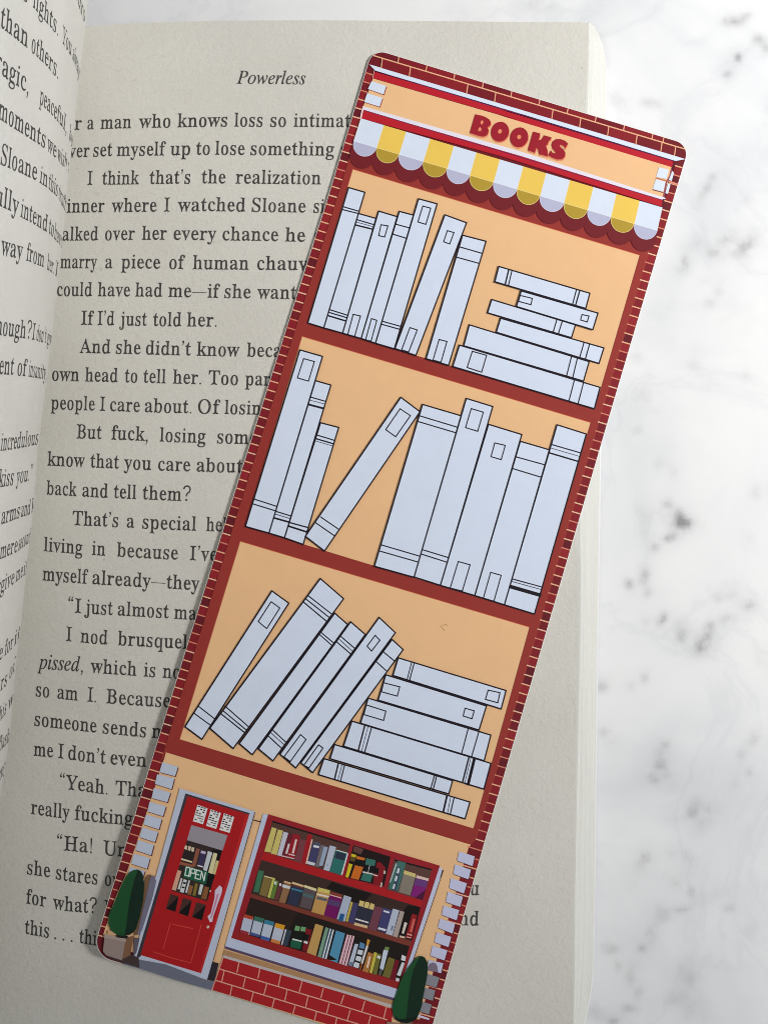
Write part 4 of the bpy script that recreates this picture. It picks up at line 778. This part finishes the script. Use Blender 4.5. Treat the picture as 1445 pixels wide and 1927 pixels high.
# ---- ground floor of the shop
E1 = .92
def multi(p, rows, E=E1):
    for r in rows.strip().split('\n'):
        c, s = r.split('|'); p.poly(Q(s), ink(tuple(map(int, c.split(','))), E))
def quoins(rows, edge, name_label, E):
    for r in rows.strip().split('\n'):
        q = Print('quoin_print', 62, .3); P_ = Q(r)
        q.poly([(x + 1.5, y + 1.6) for x, y in P_], ink((88, 30, 38), E)); q.poly(P_, ink(edge, E)); q.build(name_label)
quoins("""I 608,165 748,207 722,292 580,255
I 560,275 715,312 690,410 540,362
I 530,398 680,440 652,528 510,490
I 490,525 640,565 612,655 472,612
I 460,640 603,680 575,775 435,728
I 425,755 568,798 540,890 400,845
I 388,870 530,915 505,1010 362,962
I 350,995 495,1035 468,1132 325,1085
I 315,1115 450,1150 430,1215 290,1205""", (182, 190, 208), 'white corner stone left of the shop door', .84)
quoins("""L 1155,270 1305,318 1285,412 1135,360
L 1115,395 1268,448 1245,540 1098,488
L 1075,528 1230,580 1200,678 1058,625
L 1045,662 1190,710 1165,808 1025,760
L 1005,795 1155,840 1130,938 985,885
L 968,922 1115,970 1090,1068 948,1010
L 935,1055 1078,1100 1050,1198 915,1150
L 895,1185 1040,1230 1012,1328 875,1282
N 900,575 1030,605 1010,695 880,660""", (190, 192, 220), 'white corner stone right of the shop window', .88)
quoins("""N 885,700 995,735 968,825 860,795
N 855,825 958,850 935,945 835,915
N 830,950 925,980 900,1070 800,1035""", (132, 132, 140), 'grey shaded corner stone beside the right shrub', .88)
for row in """125,112,128|N 880,670 890,640 905,612 935,598 965,608 978,640 985,685
205,200,225|N 800,1070 905,1105 900,1120 790,1090
120,24,34|N 770,1110 895,1130 885,1156 740,1156
122,92,66|J 452,118 475,92 500,90 515,110 490,230 440,400 380,640 340,640 420,330""".split('\n'):
    p = Print('shrub_shadow_masonry_print', 72); multi(p, row); p.build()  # drawn shrub shadows, plus a lavender stone edge and a red brick

p = Print('shop_door_print', 90, .2)
multi(p, """186,194,214|I 765,402 1445,612 J 1012,1045 395,862 352,832
116,112,132|J 500,112 530,98 552,150 520,290 425,590 398,636 378,636
96,90,104|J 352,660 402,668 372,800 345,826
60,52,60|I 816,448 1400,628 1388,645 840,478 J 412,830 368,856
170,22,28|I 836,472 1390,640 J 955,985 410,820
186,38,40|I 1365,640 1393,645 J 958,985 940,978
52,40,38|I 830,872 1150,965 J 1012,332 690,236
150,144,152|I 870,735 1197,828 1152,966 830,872
16,14,16|I 1060,960 1150,966 J 1012,332 960,300
42,32,32|I 812,950 905,975 880,1062 782,1040
214,196,168|I 815,918 835,925 828,960 803,950
214,196,168|I 845,925 868,932 860,970 838,962
214,196,168|I 875,935 898,940 890,978 868,972
220,200,165|I 780,1035 878,1064 875,1078 776,1050
140,84,66|I 915,945 948,955 905,1115 875,1105
60,50,86|I 955,965 1005,980 975,1110 930,1095
190,180,205|I 960,965 1002,978 995,1000 953,988
214,212,216|I 925,1095 975,1108 972,1120 922,1106
196,200,206|I 1020,970 1060,985 1010,1155 975,1140
212,204,160|I 1070,985 1105,995 1060,1180 1022,1165
206,186,130|I 1095,1055 1120,1062 1085,1185 1062,1178
150,84,66|I 770,1065 890,1098 885,1122 760,1092
212,160,138|I 745,1143 780,1152 730,1330 692,1320
210,208,208|I 775,1215 790,1218 765,1320 745,1315
205,208,212|I 800,1225 830,1235 800,1350 765,1340
20,18,20|I 797,1250 822,1256 818,1272 793,1266
20,18,20|I 785,1290 812,1296 808,1310 781,1304
205,208,212|I 845,1235 858,1240 830,1350 815,1345
142,96,56|I 855,1280 888,1288 865,1370 832,1360
130,112,44|I 905,1260 930,1270 905,1380 880,1370
196,204,204|I 950,1270 980,1278 955,1370 930,1360
136,88,52|I 990,1290 1030,1300 1005,1412 958,1400
70,44,38|J 680,265 755,290 725,428 640,400
70,44,38|J 795,300 875,325 840,470 755,440
70,44,38|J 915,340 1002,365 965,505 875,475
16,12,14|J 752,292 725,428 640,400
16,12,14|J 872,327 840,470 755,440
16,12,14|J 1000,367 965,505 875,475
214,190,180|J 1022,548 1036,565 1020,582 1005,568
214,190,180|J 1042,228 1050,240 1040,252 1032,240
108,112,128|J 250,902 380,858 640,905 1010,1048 1075,1058 1050,1138 800,1068 420,950 
44,40,48|J 1060,880 1118,895 1078,1057 1012,1045""")
LR = ink((205, 66, 56), E1)
for s in ('J 680,530 615,760', 'J 700,540 880,580', 'J 960,545 865,890', 'J 525,790 700,850 860,890'): p.path(Q(s), 1.6, LR)
# posters on the door: rows of small dark print
for (ax, ay) in ((925, 550), (1045, 592), (1165, 628)):
    t_ = Print('poster_print', p.l + 1, .2); t_.poly(Q('I %d,%d %d,%d %d,%d %d,%d' % (ax, ay, ax + 92, ay + 34, ax + 50, ay + 178, ax - 42, ay + 150)), ink((225, 222, 222), E1))
    for r in range(7):
        for c_ in range(3):
            if (r * 3 + c_ + ax) % 4 == 0: continue
            x = ax + 8 + c_ * 26 - r * 6.0; y = ay + 14 + c_ * 8 + r * 19.5
            w_ = 18 if r > 3 else 11
            P_ = Q('I %f,%f %f,%f' % (x, y, x + w_, y + w_ * .3)); t_.line(P_[0], P_[1], 2.1 if r < 4 else 1.5, ink((24, 20, 24), E1))
    t_.build()
# OPEN
ox, oy = 826, 1112; ux, uy = 46.0, 13.6; wx, wy = -16.0, 84.0
def cell(k, a, b_): return Q('I %f,%f' % (ox + ux * (k + a * .74) + wx * (b_ * .88 + .04), oy + uy * (k + a * .74) + wy * (b_ * .88 + .04)))[0]
sg = Print('open_sign_print', p.l + 1, .25); multi(sg, '24,92,66|I 815,1100 1025,1162 1000,1272 795,1208')
for k, st in enumerate([[(0, 0), (1, 0), (1, 1), (0, 1), (0, 0)], [(0, 1), (0, 0), (1, 0), (1, .5), (0, .5)], [(1, 0), (0, 0), (0, .5), (.85, .5), (0, .5), (0, 1), (1, 1)], [(0, 1), (0, 0), (1, 1), (1, 0)]]):
    sg.path([cell(k, a, b_) for a, b_ in st], 1.9, ink((220, 232, 226), E1))
sg.build('small green OPEN sign')
hd = Print('door_handle_print', p.l + 1, .3); multi(hd, '212,196,216|J 1125,187 1150,212 1143,260 1100,380 1068,470 1060,518 1036,522 1016,470 1045,440 1080,300 1083,235\n190,130,160|J 1120,260 1090,370 1050,490 1040,488 1072,380 1100,270'); hd.build()
p.line(*Q('I 1445,622 J 1065,880'), 1.3, ink((60, 48, 50), E1))
p.line(*Q('K 325,240 395,260'), 1.8, ink((44, 34, 36), E1))
p.build('red shop door with an OPEN sign and a white handle')

def shrub(left_, rows, label):
    q = Print('shrub_print', 135, .3); multi(q, rows); q.build(label)
shrub(True, """66,52,52|J 70,792 88,822 130,850 250,890 400,935 392,845 300,800 110,700
205,166,128|J 118,598 348,620 338,660 108,630
128,92,68|J 275,668 352,640 315,822 240,860
150,132,126|J 85,630 275,675 240,868 100,822 70,786
168,150,142|J 85,630 280,673 275,702 80,662
22,22,24|J 190,622 298,648 286,672 192,660
14,40,28|J 385,45 412,60 430,90 442,170 440,240 432,330 416,410 400,480 370,580 345,612 320,632 290,642 240,640 200,640
26,78,42|J 385,45 340,180 310,320 292,450 280,560 262,645 200,640 170,620 145,600 118,540 120,460 150,390 180,330 210,250 240,180 275,110 310,72 350,50""", 'dark green cone shaped shrub in a pot left of the door')
shrub(False, """150,120,104|N 520,1135 650,1150 640,1160 520,1158
120,96,80|N 640,1150 760,1130 740,1160 640,1160
14,42,28|N 820,540 845,543 865,556 888,600 890,660 885,720 868,810 850,900 838,980 820,1040 790,1110 750,1135 700,1150 640,1140 600,1110 575,1070
24,76,40|N 820,540 760,660 735,760 715,900 700,1050 690,1110 660,1120 620,1110 585,1085 568,1010 580,950 600,900 625,820 650,750 690,680 740,610 785,560
10,26,20|N 575,1068 620,1108 690,1112 800,1085 790,1110 750,1135 700,1150 640,1140 600,1115""", 'dark green cone shaped shrub right of the shop window')

p = Print('shop_window_print', 74, .22)
multi(p, """90,72,100|M 243,402 1445,785 N 590,922 586,950 M 1445,810 243,435
176,134,96|M 238,448 1445,812 N 585,945 578,1000 0,820 M 222,500
192,180,180|M 222,500 1445,862 N 574,985 568,1012 M 1445,890 220,528
190,198,222|K 418,178 472,182 M 308,322 1445,668 N 632,838 600,925 M 1445,782 243,408
196,198,222|L 966,415 1000,455 700,1345 N 740,640 650,760 635,840
150,30,40|K 472,178 L 968,408 N 625,842 M 308,323
84,56,50|K 515,245 1330,495 1235,820 430,570
26,14,16|K 515,245 1330,495 1327,510 512,262
30,14,16|L 130,208 490,322 425,610 45,520
96,64,60|L 140,215 228,250 200,300 125,270
92,62,56|L 525,345 890,445 800,745 455,640
24,12,14|L 525,345 892,440 888,455 522,360
172,26,32|K 430,572 1235,822 L 45,522 420,628 455,642 802,748 L 785,812 K 400,655
60,42,38|K 400,655 L 780,812 690,1140 K 290,1010
26,16,16|K 1140,880 L 0,595 310,680 250,745 K 1445,1180 1300,1040 1080,950
58,38,34|L 310,680 790,812 660,800 620,835 255,745
22,14,14|L 660,790 780,812 700,1130 560,1090 620,835
30,22,18|K 285,1050 L 672,1190 N 640,770 M 395,265
44,30,24|K 285,1060 780,1210 690,1380 210,1330
150,34,34|M 395,262 1445,592 N 645,770 620,838 M 308,322
122,56,44|K 292,1008 L 692,1142 676,1192 K 280,1045""")
BK = """204,188,110|K 510,315 562,330 498,580 432,568
204,188,110|K 575,338 628,352 562,605 500,590
196,196,210|K 632,362 682,375 610,618 568,608
104,30,44|K 685,380 735,395 665,640 612,622
216,196,196|K 680,485 700,490 672,595 650,590
150,26,40|K 735,380 810,400 745,650 665,635
222,200,196|K 755,440 775,445 740,590 718,585
214,190,190|K 690,590 752,606 748,618 685,602
214,180,180|K 612,608 748,640 746,650 610,620
120,62,70|K 803,437 880,457 815,690 747,672
160,26,36|K 885,380 935,400 860,700 815,686
230,196,180|K 925,440 938,445 875,700 862,695
64,64,104|K 945,470 1018,485 960,715 882,697
80,84,96|K 950,462 1018,480 1010,505 945,490
212,214,224|K 945,500 1007,512 1000,535 940,523
206,208,216|K 885,668 964,690 955,718 878,698
112,106,110|K 1020,500 1055,505 1000,735 963,725
150,166,190|K 1055,515 1097,522 1040,722 1002,717
180,188,204|K 1115,505 1182,522 1110,775 1050,760
40,44,64|K 1085,705 1100,709 1097,716 1082,712
44,110,104|K 1180,552 1300,585 1233,815 1113,780
44,52,72|K 1186,568 1285,598 1265,665 1165,636
228,226,226|K 1180,548 1305,584 1302,592 1178,556
228,226,226|K 1298,588 1308,592 1246,818 1232,813
206,184,34|L 110,290 160,305 150,330 105,318
96,80,30|L 105,320 148,332 142,370 95,358
214,192,34|L 85,385 122,395 80,525 52,517
206,110,34|L 165,315 245,335 235,357 155,342
16,14,16|L 150,345 240,365 225,417 143,402
204,106,34|L 145,403 225,422 180,546 102,527
58,114,104|L 255,335 345,355 335,412 243,396
14,14,16|L 243,397 335,413 320,477 228,462
200,206,206|L 285,400 290,402 275,470 270,468
210,206,200|L 222,462 320,484 317,496 218,476
52,112,102|L 225,480 318,498 295,570 198,546
130,22,32|L 360,370 395,378 440,430 400,600 318,590 330,500
16,12,14|L 340,425 380,435 368,490 332,482
214,200,196|L 322,490 366,502 362,512 318,500
206,190,180|L 425,455 442,458 440,490 420,485
206,190,180|L 398,570 412,574 403,618 387,614
202,208,214|L 540,385 555,390 500,577 480,570
66,110,104|L 560,360 640,380 560,655 468,632
60,72,96|L 560,420 590,428 545,650 505,640
206,212,218|L 560,432 580,437 568,485 548,480
206,212,218|L 540,505 560,510 546,560 526,555
206,212,218|L 520,585 536,590 524,635 508,630
134,124,112|L 620,460 735,500 680,697 568,665
206,188,120|L 622,452 736,488 728,522 614,488
126,28,116|L 735,530 852,560 802,728 683,702
104,58,122|L 735,530 852,560 835,622 714,592
222,190,182|L 742,500 860,533 855,557 735,527
76,16,52|L 832,638 800,742 725,722
62,114,84|K 370,765 428,775 372,1000 318,988
128,108,58|K 430,820 515,845 455,1045 378,1020
214,204,150|K 430,820 517,843 513,854 427,831
190,192,94|K 520,840 546,850 490,1057 463,1045
96,126,54|K 548,868 582,880 530,1067 493,1056
104,56,56|K 582,898 627,910 575,1082 533,1070
144,108,74|K 640,900 712,920 647,1112 583,1096
214,180,130|K 640,874 712,896 706,914 634,892
216,220,224|K 540,882 562,886 558,916 536,912
216,220,224|K 590,900 612,904 608,930 586,926
206,210,214|K 625,912 704,934 696,962 617,942
46,52,74|K 724,915 842,942 777,1142 668,1115
216,190,140|K 724,884 844,922 840,942 718,906
104,52,52|K 720,906 840,942 835,958 716,924
60,124,154|K 717,948 836,980 831,997 711,966
90,78,82|K 850,938 975,970 915,1177 798,1146
222,206,160|K 850,918 978,958 974,987 844,942
80,102,106|K 836,998 956,1033 945,1067 824,1030
192,148,86|K 990,960 1117,1000 1052,1237 923,1200
206,190,104|K 995,942 1118,976 1113,1012 985,984
222,214,200|K 978,1006 1110,1036 1103,1052 974,1022
96,96,104|K 984,1036 1092,1064 1082,1092 974,1066
112,12,92|K 1120,1010 1247,1045 1182,1277 1053,1235
134,58,44|K 1127,988 1247,1020 1241,1052 1116,1017
226,180,176|K 1116,1016 1241,1052 1238,1062 1112,1026
86,62,108|K 1108,1066 1227,1096 1212,1152 1092,1122
172,182,202|K 1265,1025 1342,1050 1272,1302 1188,1275
34,92,144|K 1225,1215 1272,1225 1252,1302 1203,1290
192,172,84|L 105,755 125,765 75,955 53,945
66,62,104|L 130,765 182,775 132,972 78,955
44,46,62|L 177,770 332,810 277,1012 133,975
212,188,120|L 190,745 235,755 225,807 180,797
212,188,120|L 245,757 286,768 276,824 230,812
212,188,120|L 296,770 336,785 323,837 280,827
222,212,214|L 152,918 278,955 275,968 148,932
216,180,140|L 140,958 270,992 262,1018 133,984
112,62,78|L 336,800 416,820 352,1047 273,1020
64,64,112|L 416,815 506,840 442,1062 363,1035
214,216,226|L 425,840 482,856 476,872 420,856
214,216,226|L 372,1005 447,1025 441,1044 366,1024
180,188,206|L 512,825 574,842 507,1087 443,1070
120,130,160|L 500,990 520,995 508,1040 488,1035
172,156,150|L 582,845 624,857 557,1107 510,1092
220,206,196|L 625,955 652,965 617,1072 598,1062
216,190,170|L 578,1085 630,1098 626,1115 574,1102
142,26,32|L 697,873 750,890 692,1122 633,1106
202,96,84|L 707,920 730,930 697,1057 673,1050
222,170,160|L 652,1065 700,1080 697,1090 648,1076
222,170,160|L 646,1095 690,1106 688,1114 643,1104
182,188,208|M 445,75 541,102 497,290 400,264
180,66,42|M 445,72 541,100 531,134 436,108
150,46,62|M 408,236 494,262 488,292 400,264
182,190,208|M 555,97 650,122 602,317 507,290
54,110,94|M 555,95 650,120 636,168 543,138
70,82,142|M 514,262 608,290 602,317 507,290
182,192,210|M 660,132 757,157 702,357 611,332
54,126,150|M 662,130 757,155 744,198 650,172
62,92,162|M 620,296 715,325 705,357 611,332
186,192,208|M 770,167 870,192 814,392 719,363
214,150,32|M 772,165 870,190 858,238 762,210
204,126,62|M 728,330 824,358 814,392 719,363
52,64,78|M 880,232 942,247 892,407 830,392
206,206,216|M 872,230 886,233 841,397 829,393
112,162,112|M 980,192 1028,205 1018,252 968,242
112,162,112|M 1040,203 1088,212 1080,257 1030,250
18,22,18|M 960,246 1072,277 1055,347 943,320
206,216,210|M 948,326 1048,352 1044,366 944,342
26,90,64|M 935,340 1047,370 1027,442 923,417
124,20,30|M 1090,220 1152,240 1097,467 1048,452
16,16,18|M 1080,280 1130,290 1108,358 1064,347
212,214,214|M 1070,350 1108,362 1104,388 1064,372
192,152,88|M 1187,173 1272,200 1192,512 1097,475
40,60,80|M 1290,208 1388,238 1308,547 1208,515
120,156,130|M 1293,210 1325,220 1245,528 1210,515
208,216,222|M 1340,225 1352,228 1272,537 1256,532
208,216,222|M 1368,235 1382,238 1303,542 1286,538
82,144,178|N 60,308 142,335 72,602 0,577 M 1410,555 1395,540 N 0,530
60,18,30|N 152,342 230,360 160,632 85,607
222,178,190|N 158,345 178,349 106,612 86,606
222,178,190|N 184,349 203,354 131,621 112,615
222,178,190|N 211,355 228,360 157,630 138,624
184,192,210|N 230,428 262,432 207,637 170,622
110,126,146|N 184,590 217,598 207,637 172,624
90,132,172|N 278,413 322,430 312,477 266,465
206,212,220|N 262,480 307,492 296,532 250,520
206,212,220|N 246,537 292,549 281,592 235,577
206,212,220|N 228,592 273,606 263,652 214,636
206,146,62|N 343,383 369,398 351,452 333,445
212,206,206|N 333,442 352,452 302,612 284,605
140,76,40|N 284,604 302,612 286,668 269,657
178,118,62|N 350,503 397,520 352,692 298,675
232,206,180|N 360,540 373,548 350,648 334,642
196,182,72|N 405,503 432,512 387,698 361,690
112,108,52|N 430,513 470,525 427,712 394,702
214,218,214|N 436,533 464,543 457,567 430,556
112,134,82|N 505,453 542,462 532,502 494,492
194,204,220|N 490,482 532,492 487,668 454,656
86,86,84|N 456,650 482,664 466,717 443,706
112,102,48|N 535,548 594,570 547,742 478,720
112,16,36|N 597,575 632,582 592,762 546,747
214,216,222|N 655,528 693,545 686,587 648,576
206,208,216|N 655,597 682,602 642,722 609,712
206,204,210|N 605,735 635,747 628,772 597,765"""
def small_books(rows):
    lay, cur, box = p.l + 1, None, None
    for r in rows.split('\n'):
        c, sp = r.split('|'); q = Q(sp); mx_, my_ = sum(a for a, _ in q) / len(q), sum(b_ for _, b_ in q) / len(q)
        if not (cur and box[0] - .6 < mx_ < box[1] + .6 and box[2] - 4 < my_ < box[3] + 4):
            if cur: cur.build(); lay = cur.l
            cur = Print('small_book_print', lay, .22)
            ys = sorted(q, key=lambda t: t[1]); box = [min(a for a, _ in q) + 1, max(a for a, _ in q) - 1, ys[0][1], ys[-1][1]]
        cur.poly(q, ink(tuple(map(int, c.split(','))), E1))
    cur.build()
small_books(BK)
p.line(*Q('L 1002,450 N 735,650'), 1.2, ink((44, 34, 44), E1))
p.line(*Q('L 995,455 975,525'), 2.0, ink((44, 34, 44), E1))
p.build('shop window with three shelves of small coloured books')

p = Print('brick_wall_print', 62, .2)
p.poly(Q('M 222,526 1445,888 N 575,1022 560,1156') + [(735, 1962), (600, 1922.5), (398, 1862.6)], ink((170, 30, 36), E1))
MO = ink((224, 162, 142), E1)
for s, w in (('M 222,528 105,872', 2.1), ('M 180,645 1445,1027', 2.1), ('N 96,986 520,1118', 2.1), ('M 142,765 1445,1165', 2.1), ('N 96,1107 260,1156', 2.1)):
    p.line(*Q(s), w, MO)
for s in """M 390,570 370,680
M 608,640 588,742
M 825,712 800,825
M 1048,780 1020,880
M 1270,850 1245,948
N 130,897 105,970
N 320,950 292,1045
N 515,1005 492,1100
M 235,665 210,775
M 455,740 432,838
M 680,802 650,912
M 892,870 868,975
M 1110,935 1085,1050
M 1330,1010 1305,1110
N 188,1030 160,1130
N 372,1085 352,1156
M 315,825 298,915
M 540,890 512,995
M 760,955 732,1065
M 975,1035 948,1130
M 1198,1100 1175,1195
M 1410,1165 1395,1230""".split('\n'): p.line(*Q(s), 1.9, MO)
p.build('red brick wall under the shop window')
